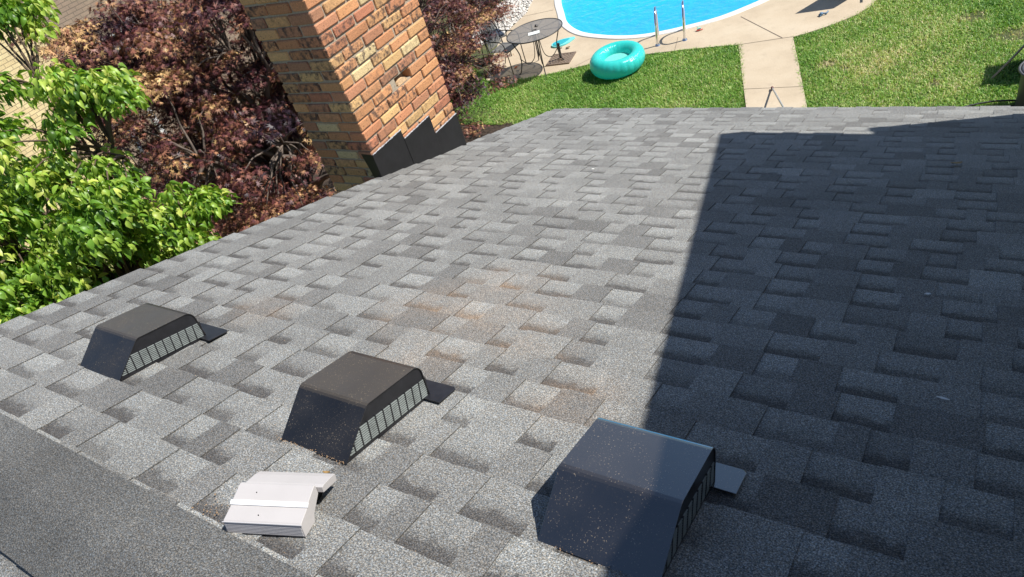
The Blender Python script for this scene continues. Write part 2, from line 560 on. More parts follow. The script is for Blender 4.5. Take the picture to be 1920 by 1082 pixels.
# ------------------------------------------------------------------ chimney (part of the house)
CX0, CX1, CY0, CY1, CZ1 = -3.86, -3.308, 2.853, 3.80, 4.56
BH, BL, BW, MJ = 0.0562, 0.1975, 0.092, 0.0115
palette = [(0.46, 0.180, 0.075), (0.54, 0.24, 0.095), (0.51, 0.26, 0.105), (0.40, 0.135, 0.065), (0.55, 0.30, 0.12), (0.42, 0.165, 0.08), (0.52, 0.215, 0.085), (0.48, 0.19, 0.075), (0.50, 0.205, 0.085), (0.47, 0.20, 0.085), (0.56, 0.37, 0.18), (0.36, 0.15, 0.075), (0.52, 0.25, 0.10), (0.46, 0.17, 0.075)]
mb = MB()
cols = []
def brick(lo, hi, holes):
    cx = [(lo[i] + hi[i]) / 2 for i in range(3)]
    for hc in holes:
        if abs(cx[1] - hc[1]) < 0.10 and abs(cx[2] - hc[2]) < 0.02 and cx[0] > -3.42: return
    j = lambda a=0.0028: random.uniform(-a, a)
    e = 0.0055
    x0, y0, z0 = [a + j() for a in lo]; x1, y1, z1 = [a + j() for a in hi]
    n0 = len(mb.V)
    # rounded box: 24 verts by chamfer
    V = []
    for z, i in ((z0, e), (z0 + e, 0), (z1 - e, 0), (z1, e)):
        for (px, py) in ((x0 + i + e, y0 + i), (x1 - i - e, y0 + i), (x1 - i, y0 + i + e), (x1 - i, y1 - i - e), (x1 - i - e, y1 - i), (x0 + i + e, y1 - i), (x0 + i, y1 - i - e), (x0 + i, y0 + i + e)):
            V.append((px + random.uniform(-.0018, .0018), py + random.uniform(-.0018, .0018), z + random.uniform(-.0018, .0018)))
    Fc = [tuple(range(7, -1, -1)), tuple(range(24, 32))]
    for r in range(3):
        for k in range(8):
            Fc.append((r * 8 + k, r * 8 + (k + 1) % 8, r * 8 + 8 + (k + 1) % 8, r * 8 + 8 + k))
    c = random.choice(palette)
    f = random.uniform(0.92, 1.22)
    c = (c[0] * 1.03, c[1] * 1.17 + 0.008, c[2] * 1.22 + 0.012)
    al = random.choice((0.4, 0.8, 1.0, 1.0, 1.0)) if random.random() < 0.52 else 0.0
    mb.add(V, Fc, (c[0] * f, c[1] * f, c[2] * f, al))
HOLE = [(CX1, 3.405, 5.1 - 1.535)]
z = 0.0
z = (5.1 - 0.894) - 0.0677 * 63 + 0.005
row = 0
while z < 0: z += 0.0677
while z + BH < CZ1 - 0.08:
    stag = row % 2
    # faces y0 and y1 (length along x) and x1/x0 (length along y)
    # corner bond: on even rows the y-face bricks run through the corner
    HX = (CX1 - CX0) - 2 * (BL + MJ); HY = (CY1 - CY0) - 4 * (BL + MJ)
    def runs(a, first, n_):
        o = []; c_ = a
        for l in first: o.append((c_, c_ + l)); c_ += l + MJ
        return o
    LX = [HX, BL, BL] if stag else [BL, BL, HX]
    LY = [HY] + [BL] * 4 if stag else [BL] * 4 + [HY]
    xs = runs(CX0, LX, 0); ys = runs(CY0, LY, 0)
    XC = xs[-1][0]          # corner brick at x1 spans XC..CX1 and ys[0]
    for i_, (a, b) in enumerate(xs):
        if i_ == len(xs) - 1: brick((a, ys[0][0], z), (CX1, ys[0][1], z + BH), HOLE); brick((a, ys[-1][0], z), (CX1, ys[-1][1], z + BH), HOLE)
        elif i_ == 0: brick((a, ys[0][0], z), (b, ys[0][1], z + BH), []); brick((a, ys[-1][0], z), (b, ys[-1][1], z + BH), [])
        else: brick((a, CY0, z), (b, CY0 + BW, z + BH), []); brick((a, CY1 - BW, z), (b, CY1, z + BH), [])
    for (a, b) in ys[1:-1]:
        brick((CX1 - BW, a, z), (CX1, b, z + BH), HOLE)
        brick((CX0, a, z), (CX0 + BW, b, z + BH), [])
    z += 0.0677; row += 1
M_BRK = mat_brick('chimney brick'); M_MOR = mat_brick('mortar', True)
cc = np.array([(c + (1.0,))[:4] if len(c) == 3 else c for c in mb.C], dtype=np.float32)
chim = npmesh('chimney', mb.V, mb.F, M_BRK, None, False, cc)
par(chim, house)
# mortar core with a pocket where one brick has broken out
mb = MB()
r_ = 0.0105
hy, hz = HOLE[0][1], HOLE[0][2]
mb.box((CX0 + r_, CY0 + r_, 0), (CX1 - 0.075, CY1 - r_, CZ1 - 0.08))
hy0, hy1, hz0, hz1 = hy - 0.088, hy + 0.088, hz - 0.030, hz + 0.030
for (ya, yb_, za, zb_) in ((CY0 + r_, hy0, 0, CZ1 - .08), (hy1, CY1 - r_, 0, CZ1 - .08), (hy0, hy1, 0, hz0), (hy0, hy1, hz1, CZ1 - .08)):
    mb.box((CX1 - 0.075, ya, za), (CX1 - r_, yb_, zb_))
par(mb.build('mortar', M_MOR), chim)
# broken brick stub and mortar lump in the pocket
mb = MB()
pts = []
for i in range(9):
    a = math.pi * i / 8
    pts.append((hy - 0.02 + 0.055 * math.cos(a), hz0 - 0.002 + 0.034 * math.sin(a)))
mb.prism(pts, lambda p, t: (CX1 - 0.07 + t * (0.062 if t else 0), p[0], p[1]), (0.62, 0.42, 0.25))
par(mb.build('brick_stub', simple('broken brick', (0.62, 0.42, 0.24), 0.9, 0, 0.2, 60, 0.003)), chim)
M_BARKX = simple('clay flue', (0.42, 0.2, 0.12), 0.8)
# crown slab out of frame
mb = MB()
mb.box((CX0 - 0.04, CY0 - 0.04, CZ1 - 0.08), (CX1 + 0.04, CY1 + 0.04, CZ1))
par(mb.build('chimney_crown', M_MOR, bevel=0.01), chim)
for yy in (3.12, 3.53):
    mb = MB()
    ring = [(-3.58 + 0.11 * math.cos(t * math.pi / 8), yy + 0.11 * math.sin(t * math.pi / 8)) for t in range(16)]
    mb.prism(ring, lambda p, t: (p[0], p[1], CZ1 + t * 0.22))
    par(mb.build('flue_tile', M_BARKX), chim)

# flashing: three stepped black panels and the wrap on the shaded face
M_FLASH = simple('black flashing metal', (0.011, 0.0105, 0.012), 0.45, 0.0, 0.25, 12, 0.002)
X0 = -3.308
def panel(poly, xo, th=0.004):
    mb = MB()
    mb.prism(poly, lambda p, t: (X0 + xo + t * th, p[0], p[1]))
    o = mb.build('flashing', M_FLASH, bevel=0.0012)
    par(o, chim)
    # bright bead of sealant along the top edge
    return o
Z = 5.1
def rz(y): # roof surface height at y
    s = (y + DR * SP) / CP
    return RP(0, s, 0.0).z
panel([(2.848, rz(2.848) - 0.01), (3.180, rz(3.18) - 0.01), (3.184, Z - 1.803), (2.848, Z - 1.800)], 0.0015)
panel([(3.181, rz(3.181) - 0.01), (3.503, rz(3.503) - 0.01), (3.507, Z - 1.868), (3.181, Z - 1.870)], 0.0045)
panel([(3.504, rz(3.504) - 0.01), (3.806, rz(3.806) - 0.01), (3.803, Z - 2.006), (3.504, Z - 2.008)], 0.0015)
mb = MB()
mb.prism([(-3.305, rz(2.85) - 0.01), (-3.375, rz(2.85) - 0.02), (-3.405, Z - 1.795), (-3.305, Z - 1.80)], lambda p, t: (p[0], CY0 - 0.006 + t * 0.004, p[1]))
par(mb.build('flashing', M_FLASH), chim)
M_SEAL = simple('clear sealant', (0.38, 0.38, 0.40), 0.16, 0.0, 0.3, 60)
mb = MB()
for (a, b, zz) in ((2.85, 3.18, 1.800), (3.185, 3.50, 1.868), (3.51, 3.80, 2.006)):
    n = 26; pts = []; rad = []
    for i in range(n + 1):
        pts.append((X0 + 0.007, a + (b - a) * i / n, Z - zz + 0.002 + random.uniform(-.0015, .0015)))
        rad.append(0.0045 + random.uniform(-.002, .002))
    mb.tube(pts, rad, 6)
par(mb.build('sealant_bead', M_SEAL, smooth=True), chim)

# ------------------------------------------------------------------ upper storey (casts the shadow on the right, out of frame)
upper = empty('siding_house', (4, 3, 0))
tag(upper, 'cream sided taller house block shading the right side of the roof', 'house')
bpy.context.view_layer.update()
def up(P, t): return P + sunv * t
C0 = RP(-1.443, 4.834); ZE = 5.1 + 0.72
Ccorner = up(C0, (ZE - C0.z) / sunv.z)
q = RP(-0.551, 1.313); Cb = up(q, (ZE - q.z) / sunv.z)
Q2 = RP(-0.598, 4.984); W1 = up(Q2, (ZE - 0.03 - Q2.z) / sunv.z)
dirA = (Cb - Ccorner).normalized()
A2 = Ccorner + dirA * 9.0
xe = Ccorner.x
M_SID = simple('cream lap siding', (0.55, 0.52, 0.45), 0.6, 0, 0.06, 6)
M_DARKROOF = M_SH
mb = MB()
wx = W1.x; wy = W1.y
# wall with lap boards
nb = int((ZE - 0.0) / 0.12)
for i in range(nb + 1):
    z0 = i * 0.12; z1 = min(z0 + 0.121, ZE - .185)
    if z1 <= z0: break
    mb.add([(wx - 0.012, wy, z0), (wx - 0.012, wy - 8.6, z0), (wx, wy - 8.6, z1), (wx, wy, z1)], [(0, 1, 2, 3)])
    mb.add([(wx - 0.012, wy, z0), (wx + 6, wy, z0), (wx + 6, wy, z1), (wx, wy, z1)], [(3, 2, 1, 0)])
mb.box((wx + 0.002, wy - 8.6, 0), (wx + 6, wy - 0.002, ZE - 0.185))
mb.box((wx - 0.02, wy - 0.08, 0), (wx + 0.06, wy + 0.02, ZE - 0.186))
par(mb.build('wall', M_SID), upper)
# roof: eave along y, ridge parallel
mb = MB()
rx = wx + 3.0; rzv = ZE + (rx - xe) * 0.36
xe2 = 2 * rx - xe
yN = Ccorner.y
poly = [(xe, ZE), (xe, ZE + 0.18), (rx, rzv + 0.18), (xe2, ZE + 0.18), (xe2, ZE)]
mb.add([(xe, yN, ZE - .18), (A2.x, A2.y, ZE - .18), (A2.x, A2.y, ZE), (xe, yN, ZE), (rx, yN, rzv), (rx, A2.y, rzv), (xe2, yN, ZE), (xe2, A2.y, ZE), (xe2, yN, ZE - .18), (xe2, A2.y, ZE - .18)],
       [(0, 1, 2, 3), (3, 2, 5, 4), (4, 5, 7, 6), (6, 7, 9, 8), (8, 9, 1, 0), (0, 3, 4, 6, 8), (1, 9, 7, 5, 2)])
par(mb.build('roof', simple('dark roofing', (0.12, 0.12, 0.12), 0.9, 0, 0.3, 40)), upper)
M_TRIM = simple('white window trim', (0.75, 0.75, 0.73), 0.4); M_PANE = simple('window glass', (0.06, 0.07, 0.08), 0.1)
for (ya, yb_) in ((1.2, 2.1), (-1.6, -0.7)):
    mb = MB(); mb.box((wx - 0.045, ya - .06, 4.35), (wx - 0.013, yb_ + .06, 5.25))
    wo = par(mb.build('window', M_TRIM), upper)
    mb = MB(); mb.box((wx - 0.048, ya, 4.41), (wx - 0.046, yb_, 5.19)); par(mb.build('pane', M_PANE), wo)

# ------------------------------------------------------------------ roof vents
M_SLAT = simple('louvre slats', (0.27, 0.30, 0.29), 0.45, 0.2, 0.2, 40)
M_INNER = simple('vent inner dark', (0.006, 0.006, 0.007), 0.6)
def make_vent(x, s, w_, L, h, label, dust):
    root = empty('roof_vent', mat=roof_matrix(x, s, 0, 0.003))
    tag(root, label, 'roof vent', 'black slant-back roof vents on the shingles')
    # hood: bent sheet, profile in (y, z)
    y1 = 0.112; yr = L - 0.022
    prof = [(0, 0.0), (y1 - 0.006, h - 0.008), (y1, h - 0.003), (y1 + 0.008, h)]
    rr = 0.036
    prof += [(p[0], p[1]) for p in arc((yr - rr + 0.006, h - rr + 0.004), rr, math.pi / 2, math.pi * 0.06, 7)]
    prof += [(L, 0.0)]
    t = 0.003
    # inner offset
    cy, cz = L * 0.5, h * 0.35
    V = []; F = []
    n = len(prof)
    inn = []
    for (a, b) in prof:
        dy, dz = cy - a, cz - b
        l = math.hypot(dy, dz); inn.append((a + dy / l * t, max(b + dz / l * t, 0.0)))
    for X in (0, w_):
        V += [(X, a, b) for a, b in prof]
    for X in (0, w_):
        V += [(X, a, b) for a, b in inn]
    for i in range(n - 1):
        F.append((i, n + i, n + i + 1, i + 1))
        F.append((2 * n + i, 2 * n + i + 1, 3 * n + i + 1, 3 * n + i))
        F.append((i, i + 1, 2 * n + i + 1, 2 * n + i))
        F.append((n + i, 3 * n + i, 3 * n + i + 1, n + i + 1))
    hood = npmesh('hood', V, F, dust, root)
    bv = hood.modifiers.new('bevel', 'BEVEL'); bv.width = 0.0012; bv.segments = 2; bv.limit_method = 'ANGLE'; bv.angle_limit = R(50)
    for k, X in ((0, 0.0035), (1, w_ - 0.0075)):
        mb = MB()
        sc_ = [(cy + (a - cy) * 0.988, max(0, (b) * 0.975)) for a, b in prof]
        mb.prism(sc_, lambda p, t: (X + t * 0.004, p[0], p[1]))
        sp = mb.build('side_panel', M_BLACK, root)
        mb = MB()
        # opening band along the base: louvre slats between upright bars
        zb0, zb1 = 0.012, h * 0.60
        xo = X + 0.004 if k == 1 else X - 0.0022
        def yf(z): return 0.112 * z / (h) + 0.006   # slanted front
        def yrr(z): return L - 0.006 - 0.022 * z / h
        npitch = 9
        for i in range(npitch):
            z = zb0 + (zb1 - zb0) * (i + 0.5) / npitch
            d = (zb1 - zb0) / npitch * 0.25
            mb.box((xo, yf(z), z - d), (xo + 0.0022, yrr(z), z + d), (1, 1, 1), 0)
        nb_ = 11
        for i in range(nb_ + 1):
            y = 0.010 + (L - 0.02) * i / nb_
            zt = zb1 + 0.001 if y > yf(zb1) else max(zb0, (y - 0.006) * h / 0.112)
            if zt > zb0 + .004:
                mb.box((xo - 0.0002, y - 0.0021, zb0 - 0.001), (xo + 0.0030 if k == 1 else xo + 0.0012, y + 0.0021, zt), (1, 1, 1), 1)
        mb.build('louvre_grille', [M_SLAT, M_BLACK], root)
    # flange: plate that shows below and beside the hood, rounded corners
    mb = MB()
    fx0, fx1, fy0, fy1, r = -0.05, w_ + 0.056, L - 0.03, L + 0.060, 0.016
    pl = arc((fx1 - r, fy1 - r), r, 0, math.pi / 2, 5) + arc((fx0 + r, fy1 - r), r, math.pi / 2, math.pi, 5) + [(fx0, fy0), (fx1, fy0)]
    mb.prism(pl, lambda p, t: (p[0], p[1], 0.009 + t * 0.004))
    mb.build('flange', dust if dust is M_GLOSS else M_BLACK, root, bevel=0.001)
    # seeds and grit caught against the slanted front
    return root
make_vent(-2.528, 0.815, 0.272, 0.357, 0.116, 'black roof vent farthest left, nearest the green tree and the roof edge', M_DUST)
make_vent(-1.432, 0.836, 0.262, 0.358, 0.121, 'middle black roof vent, wholly in sunlight just above the small white vent cap', M_DUST)
make_vent(-0.582, 0.829, 0.276, 0.345, 0.129, 'large looking black roof vent nearest the camera, half in the shadow', M_GLOSS)

# white vent cap
wv = empty('vent_cap', mat=roof_matrix(-1.243, 0.518, R(23), 0.006))
tag(wv, 'small white plastic vent cap on the shingles, the only white thing on the roof', 'vent cap')
M_WHITE = simple('white plastic', (0.47, 0.445, 0.435), 0.38, 0, 0.03, 12)
mb = MB()
WW = 0.200
prof = [(0, 0.0), (0.0, 0.036), (0.004, 0.039), (0.043, 0.050), (0.050, 0.056), (0.094, 0.071), (0.100, 0.070), (0.100, 0.044), (0.06, 0.018), (0.05, 0.0)]
def tap(p, t):
    return (t * WW + (0.004 if t == 0 else -0.004) * (p[1] / 0.078), p[0], p[1])
mb.prism(prof, tap)
mb.build('hood', M_WHITE, wv, bevel=0.0012)
mb = MB()
prof = [(0.101, 0.046), (0.101, 0.062), (0.112, 0.062), (0.150, 0.054), (0.168, 0.048), (0.168, 0.026)]
mb.prism(prof, lambda p, t: (0.008 + t * (WW + 0.004), p[0], p[1]))
mb.build('rear_shroud', M_WHITE, wv, bevel=0.001)
mb = MB()
for i in range(7):
    z0 = 0.004 + i * 0.0045
    mb.box((0.004, -0.0012, z0), (WW - 0.004, 0.0008, z0 + 0.002))
mb.box((0.0, -0.0020, 0.0350), (WW, 0.0, 0.0375))
mb.build('front_ribs', simple('grey white plastic', (0.5, 0.49, 0.5), 0.5, 0, 0.03), wv)
mb = MB()
mb.prism([(0.042, 0.0500), (0.050, 0.0560), (0.051, 0.0590), (0.041, 0.0530)], lambda p, t: (0.001 + t * (WW - 0.002), p[0], p[1]))
mb.build('crease_strip', simple('bright crease strip', (0.86, 0.86, 0.86), 0.3, 0, 0.02), wv)  # paler strip laid along the crease so its step shows
mb = MB()
mb.box((0.02, 0.03, -0.01), (0.175, 0.15, 0.026))
mb.build('base', M_INNER, wv)  # near-black block stands in for the shaded gap under the hood
for sx_, sy_, sz_ in ((0.058, 0.072, 0.0645), (0.085, 0.018, 0.0445)):
    mb = MB(); mb.prism([(.0012 * math.cos(t * math.pi / 4), .0012 * math.sin(t * math.pi / 4)) for t in range(8)], lambda p, t: (sx_ + p[0], sy_ + p[1], sz_ - .003 + t * .004))
    mb.build('screw', M_INNER, wv)

# ------------------------------------------------------------------ debris on the roof
M_DRY = simple('dry leaf', (0.30, 0.19, 0.07), 0.7, 0, 0.3, 60)
M_PALE = simple('pale chip', (0.85, 0.84, 0.8), 0.7, 0, 0.1, 60)
def bit(name, x, s, L, W, mat, label, cat, rot=0, curl=0.3):
    mb = MB()
    n = 6; V = []; F = []
    for i in range(n + 1):
        t = i / n; hw = W * math.sin(math.pi * (0.08 + 0.84 * t)) / 2
        z = 0.004 + curl * L * (t - 0.5) ** 2
        V += [(L * (t - .5), -hw, z + 0.003), (L * (t - .5), 0, z), (L * (t - .5), hw, z + 0.003)]
    for i in range(n):
        for k in range(2):
            a = i * 3 + k; F.append((a, a + 1, a + 4, a + 3))
    m = roof_matrix(x, s, rot, 0.011)
    o = npmesh(name, V, F, mat)
    sd = o.modifiers.new('solid', 'SOLIDIFY'); sd.thickness = 0.0008
    o.matrix_world = m
    tag(o, label, cat)
    return o
bit('dry_leaf', 0.017, 4.16, 0.055, 0.035, M_DRY, 'dry tan leaf lying alone on the shaded shingles, upper right', 'leaf', 0.5)
bit('paint_chip', 0.106, 1.726, 0.030, 0.008, M_PALE, 'tiny white sliver on the shaded shingles at the right', 'chip', -0.2, 0.1)
bit('bird_dropping', 0.021, 2.388, 0.020, 0.014, M_PALE, 'small whitish speck on the shaded shingles, above the white sliver', 'speck', 0.4, 0.1)
bit('dry_twig', -1.18, 0.778, 0.020, 0.010, M_DRY, 'tiny brown flake caught on the rear edge of the white vent cap', 'flake', 0.4, 0.5)
bit('dry_twig', -0.625, 1.137, 0.035, 0.003, M_DRY, 'thin curled brown twig beside the vent that is half in shadow', 'twig', 1.0, 0.6)
bit('pebble_chip', -1.885, 3.721, 0.018, 0.014, M_PALE, 'pale chip on the sunlit shingles near the middle of the far roof', 'chip', 0.2, 0.1)
# grit and seed husks lodged on and above the middle and near vents: loose litter nobody could count
V = []; F = []
def grit(x, s, h, sz, n):
    for _ in range(n):
        p = RP(x(), s(), h)
        a = random.uniform(0, 6.28); l = random.uniform(0.5, 1.4) * sz; wd = l * random.uniform(.3, .7)
        u_ = Vector((math.cos(a), math.sin(a) * CP, -math.sin(a) * SP)); v_ = Vector((-math.sin(a), math.cos(a) * CP, -math.cos(a) * SP)); n_ = Vector((0, SP, CP))
        b = len(V)
        V.extend([p - u_ * l, p + v_ * wd, p + u_ * l, p - v_ * wd, p + n_ * wd])
        F.extend([(b, b + 1, b + 4), (b + 1, b + 2, b + 4), (b + 2, b + 3, b + 4), (b + 3, b, b + 4)])
U = random.uniform
grit(lambda: U(-1.44, -1.17), lambda: 0.836 - abs(random.gauss(0, 0.006)), 0.009, 0.0022, 90)
grit(lambda: U(-0.58, -0.35), lambda: 0.828 - abs(random.gauss(0, 0.006)), 0.009, 0.0018, 30)
grit(lambda: random.gauss(-1.33, .035), lambda: random.gauss(0.53, .025), 0.011, 0.0030, 45)
grit(lambda: random.gauss(-1.3, .3), lambda: random.gauss(0.75, .2), 0.011, 0.0018, 160)
grit(lambda: U(-3.2, 0.6), lambda: U(0.6, 4.5), 0.012, 0.0022, 160)
tag(npmesh('seed_litter', np.array([tuple(v) for v in V]), F, simple('seed husks', (0.36, 0.235, 0.13), 0.8, 0, 0.35, 90)), 'loose tan seed husks and grit scattered over the shingles and piled against the vents', 'litter', kind='stuff')

# ================================================================== ground
def mat_ground():
    m, nt, b = newmat('lawn soil and thatch')
    f = noise(nt, 3.0, 5); g = noise(nt, 40, 4)
    c = ramp(nt, f, [(0.3, (0.05, 0.075, 0.018)), (0.55, (0.09, 0.10, 0.03)), (0.75, (0.26, 0.19, 0.10))])
    c = mixc(nt, 1.0, c, ramp(nt, g, [(0.3, 0.5), (0.7, 1.4)]), 'MULTIPLY')
    nt.links.new(c, b.inputs['Base Color']); b.inputs['Roughness'].default_value = 0.95
    bump(nt, b, g, 0.03)
    return m
n = 60
V = []; F = []
S_ = 220.0
V = [(-S_, -S_, 0), (S_, -S_, 0), (S_, S_, 0), (-S_, S_, 0)]
# pool pit cut out of the ground sheet
POOL = [(-8.97, 15.11), (-8.38, 14.10), (-7.92, 13.41), (-7.29, 12.87), (-6.54, 12.59), (-5.91, 12.50), (-5.38, 12.58), (-4.84, 12.80), (-4.31, 13.10), (-3.92, 13.48), (-3.55, 13.98), (-3.25, 14.8), (-3.2, 16.0), (-3.6, 17.6), (-4.6, 19.2), (-6.4, 20.2), (-8.2, 19.8), (-9.3, 18.4), (-9.5, 16.6)]
pool = [Vector((p.x, p.y)) for p in catmull([(a, b, 0) for a, b in POOL], 6, True)]
def offset(loop, d):
    n = len(loop); o = []
    for i in range(n):
        t = (loop[(i + 1) % n] - loop[i - 1]).normalized()
        o.append(loop[i] + Vector((-t.y, t.x)) * d)
    return o
def area(l): return sum(l[i].x * l[(i + 1) % len(l)].y - l[(i + 1) % len(l)].x * l[i].y for i in range(len(l))) / 2
if area(pool) < 0: pool.reverse()
inner = offset(pool, 0.17)
def sheet_with_hole(name, outer, hole, z, mat, skirt=0.0, extra=None):
    outer3 = [Vector((p[0], p[1], z)) for p in outer]; loops = [outer3]
    if hole: loops.append([Vector((p[0], p[1], z)) for p in hole])
    tris = geometry.tessellate_polygon(loops)
    V = [v for l in loops for v in l]; F = [tuple(t) for t in tris]
    V = [tuple(v) for v in V]
    # orient up
    F2 = []
    for t in F:
        a, b, c = [Vector(V[i]) for i in t]
        F2.append(t if (b - a).cross(c - a).z > 0 else t[::-1])
    F = F2
    mi = [0] * len(F)
    if skirt:
        off = 0
        for l in loops:
            k = len(l); b = len(V)
            V += [(p.x, p.y, z - skirt) for p in l]
            for i in range(k):
                F.append((off + i, off + (i + 1) % k, b + (i + 1) % k, b + i)); mi.append(0)
            off += k
    if extra:
        for quad_ in extra:
            b = len(V); V += quad_; F.append((b, b + 1, b + 2, b + 3)); mi.append(1)
    return npmesh(name, V, F, mat, None, False, None, mi)
tag(sheet_with_hole('ground', [(-S_, -S_), (S_, -S_), (S_, S_), (-S_, S_)], pool, 0.0, mat_ground()), kind='structure')

# concrete deck and walk
def mat_concrete():
    m, nt, b = newmat('warm concrete')
    f = noise(nt, 0.9, 5, 0.6); g = noise(nt, 55, 4, 0.65); h = noise(nt, 7, 4)
    c = ramp(nt, f, [(0.3, (0.42, 0.335, 0.23)), (0.5, (0.50, 0.405, 0.285)), (0.7, (0.55, 0.46, 0.335))])
    c = mixc(nt, 1.0, c, ramp(nt, g, [(0.3, 0.88), (0.7, 1.08)]), 'MULTIPLY')
    c = mixc(nt, ramp(nt, h, [(0.54, 0.0), (0.75, 0.38)]), c, (0.36, 0.29, 0.21))
    nt.links.new(c, b.inputs['Base Color']); b.inputs['Roughness'].default_value = 0.85
    bump(nt, b, g, 0.004)
    return m
EDGE_A = [(-8.45, 10.95), (-8.0, 10.86), (-7.52, 10.97), (-6.93, 11.17), (-6.33, 11.48), (-5.8, 11.66), (-5.28, 11.80), (-4.44, 11.93), (-3.63, 12.0)]
EDGE_B = [(-2.76, 12.18), (-2.51, 12.35), (-2.23, 12.58), (-1.95, 12.88), (-1.78, 13.2), (-1.68, 13.6), (-1.6, 14.4), (-1.5, 16), (-1.7, 18.5), (-2.6, 21)]
WALK_L = [(-3.42, 11.4), (-2.86, 9.81), (-2.60, 9.0), (-2.3, 6.0)]
WALK_R = [(-1.3, 6.0), (-1.75, 9.1), (-1.98, 9.8), (-2.50, 11.4)]
deck_outer = EDGE_A + WALK_L + WALK_R + EDGE_B + [(-6, 22.5), (-10.4, 22), (-10.3, 18), (-9.75, 15.4), (-9.35, 14.4), (-9.3, 13.0), (-9.0, 12.2), (-8.7, 11.5)]
def strip(a, b, w_, z):
    a = Vector(a); b = Vector(b); t = (b - a).normalized(); n_ = Vector((-t.y, t.x)) * w_ / 2
    return [(*(a - n_), z), (*(b - n_), z), (*(b + n_), z), (*(a + n_), z)]
ZD = 0.035
joints = [strip((-3.94, 13.19), (-2.93, 12.16), 0.016, ZD + .003), strip((-3.60, 11.99), (-2.76, 12.19), 0.012, ZD + .003),
          strip((-3.05, 10.35), (-2.15, 10.40), 0.008, ZD + .003), strip((-9.35, 14.15), (-8.62, 14.38), 0.010, ZD + .003),
          strip((-6.05, 12.30), (-6.6, 11.42), 0.007, ZD + .003), strip((-4.9, 12.45), (-4.75, 11.85), 0.007, ZD + .003)]
tag(sheet_with_hole('pool_deck', deck_outer, pool, ZD, [mat_concrete(), simple('joint filler', (0.13, 0.10, 0.075), 0.9)], 0.035, joints), kind='structure')

# coping
V = []; F = []; k = len(pool)
prof = [(0.0, ZD - 0.01), (0.004, ZD + 0.012), (0.015, ZD + 0.018), (0.145, ZD + 0.018), (0.165, ZD + 0.006), (0.17, ZD - 0.04)]
loops = [[(*p, z) for p in offset(pool, d)] for d, z in prof]
for l in loops: V += l
for j in range(len(prof) - 1):
    for i in range(k):
        F.append((j * k + i, (j + 1) * k + i, (j + 1) * k + (i + 1) % k, j * k + (i + 1) % k)[::-1])
poolE = empty('swimming_pool', (-6.2, 16, 0))
tag(poolE, 'bright blue swimming pool with white coping and a curved edge', 'pool')
bpy.context.view_layer.update()
M_COP = simple('white coping', (0.72, 0.71, 0.68), 0.5, 0, 0.04, 8)
par(npmesh('coping', V, F, M_COP, None, True), poolE)
# liner wall and floor
V = [(*p, ZD - 0.04) for p in inner] + [(*p, -1.5) for p in inner]
F = [(i, (i + 1) % k, k + (i + 1) % k, k + i) for i in range(k)]
F.append(tuple(range(k, 2 * k)))
par(npmesh('liner', V, F, simple('blue pool liner', (0.05, 0.42, 0.72), 0.5, 0, 0.1, 3)), poolE)
# water
m, nt, b = newmat('pool water')
f = noise(nt, 0.45, 2)
tc = nt.nodes.new('ShaderNodeTexCoord')
vm = N(nt, 'ShaderNodeVectorMath', operation='DISTANCE'); nt.links.new(tc.outputs['Object'], vm.inputs[0]); vm.inputs[1].default_value = (-7.3, 15.6, 0)
mr = N(nt, 'ShaderNodeMapRange'); mr.inputs['From Min'].default_value = 0.6; mr.inputs['From Max'].default_value = 2.9
nt.links.new(vm.outputs['Value'], mr.inputs[0])
c = mixc(nt, math_(nt, 'ADD', mr.outputs[0], math_(nt, 'MULTIPLY', math_(nt, 'SUBTRACT', f, 0.5), 0.5)), (0.006, 0.45, 0.68), (0.024, 0.38, 0.84))
c = mixc(nt, 1.0, c, ramp(nt, noise(nt, 5, 3), [(0.3, 0.95), (0.7, 1.05)]), 'MULTIPLY')
nt.links.new(c, b.inputs['Base Color'])
b.inputs['Roughness'].default_value = 0.06; b.inputs['IOR'].default_value = 1.33
b.inputs['Transmission Weight'].default_value = 0.0
bump(nt, b, noise(nt, 5, 4), 0.05, 0.6)
V = [(*p, -0.035) for p in offset(pool, 0.168)]
tris = geometry.tessellate_polygon([[Vector(v) for v in V]])
F = []
for t in tris:
    a_, b_, c_ = [Vector(V[i]) for i in t]
    F.append(tuple(t) if (b_ - a_).cross(c_ - a_).z > 0 else tuple(t)[::-1])
tag(npmesh('pool_water', V, F, m), kind='structure')

# rock bed beside the deck
rock_poly = [(-9.75, 15.6), (-9.35, 14.4), (-9.33, 13.0), (-9.75, 12.6), (-10.4, 13.4), (-10.6, 15.0), (-10.4, 16.4)]
def inpoly(x, y, P):
    P = np.array(P); inside = np.zeros(len(x), bool); j = len(P) - 1
    for i in range(len(P)):
        xi, yi = P[i]; xj, yj = P[j]
        c = ((yi > y) != (yj > y)) & (x < (xj - xi) * (y - yi) / (yj - yi + 1e-12) + xi)
        inside ^= c; j = i
    return inside
x = rng.uniform(-10.6, -9.3, 4200); y = rng.uniform(12.5, 16.4, 4200); ok = inpoly(x, y, rock_poly); x = x[ok]; y = y[ok]
ico = bmesh.new(); bmesh.ops.create_icosphere(ico, subdivisions=1, radius=1.0)
IV = np.array([v.co[:] for v in ico.verts]); IF = np.array([[v.index for v in f.verts] for f in ico.faces]); ico.free()
nb = len(x)
sz = rng.uniform(0.018, 0.042, nb)
P = IV[None] * (1 + rng.uniform(-.3, .3, (nb, len(IV), 1))) * sz[:, None, None] * np.array([1, .8, .55])
ang = rng.uniform(0, 6.28, nb); ca, sa = np.cos(ang)[:, None], np.sin(ang)[:, None]
P = np.stack([P[:, :, 0] * ca - P[:, :, 1] * sa + x[:, None], P[:, :, 0] * sa + P[:, :, 1] * ca + y[:, None], P[:, :, 2] + rng.uniform(0.01, .05, nb)[:, None]], 2).reshape(-1, 3)
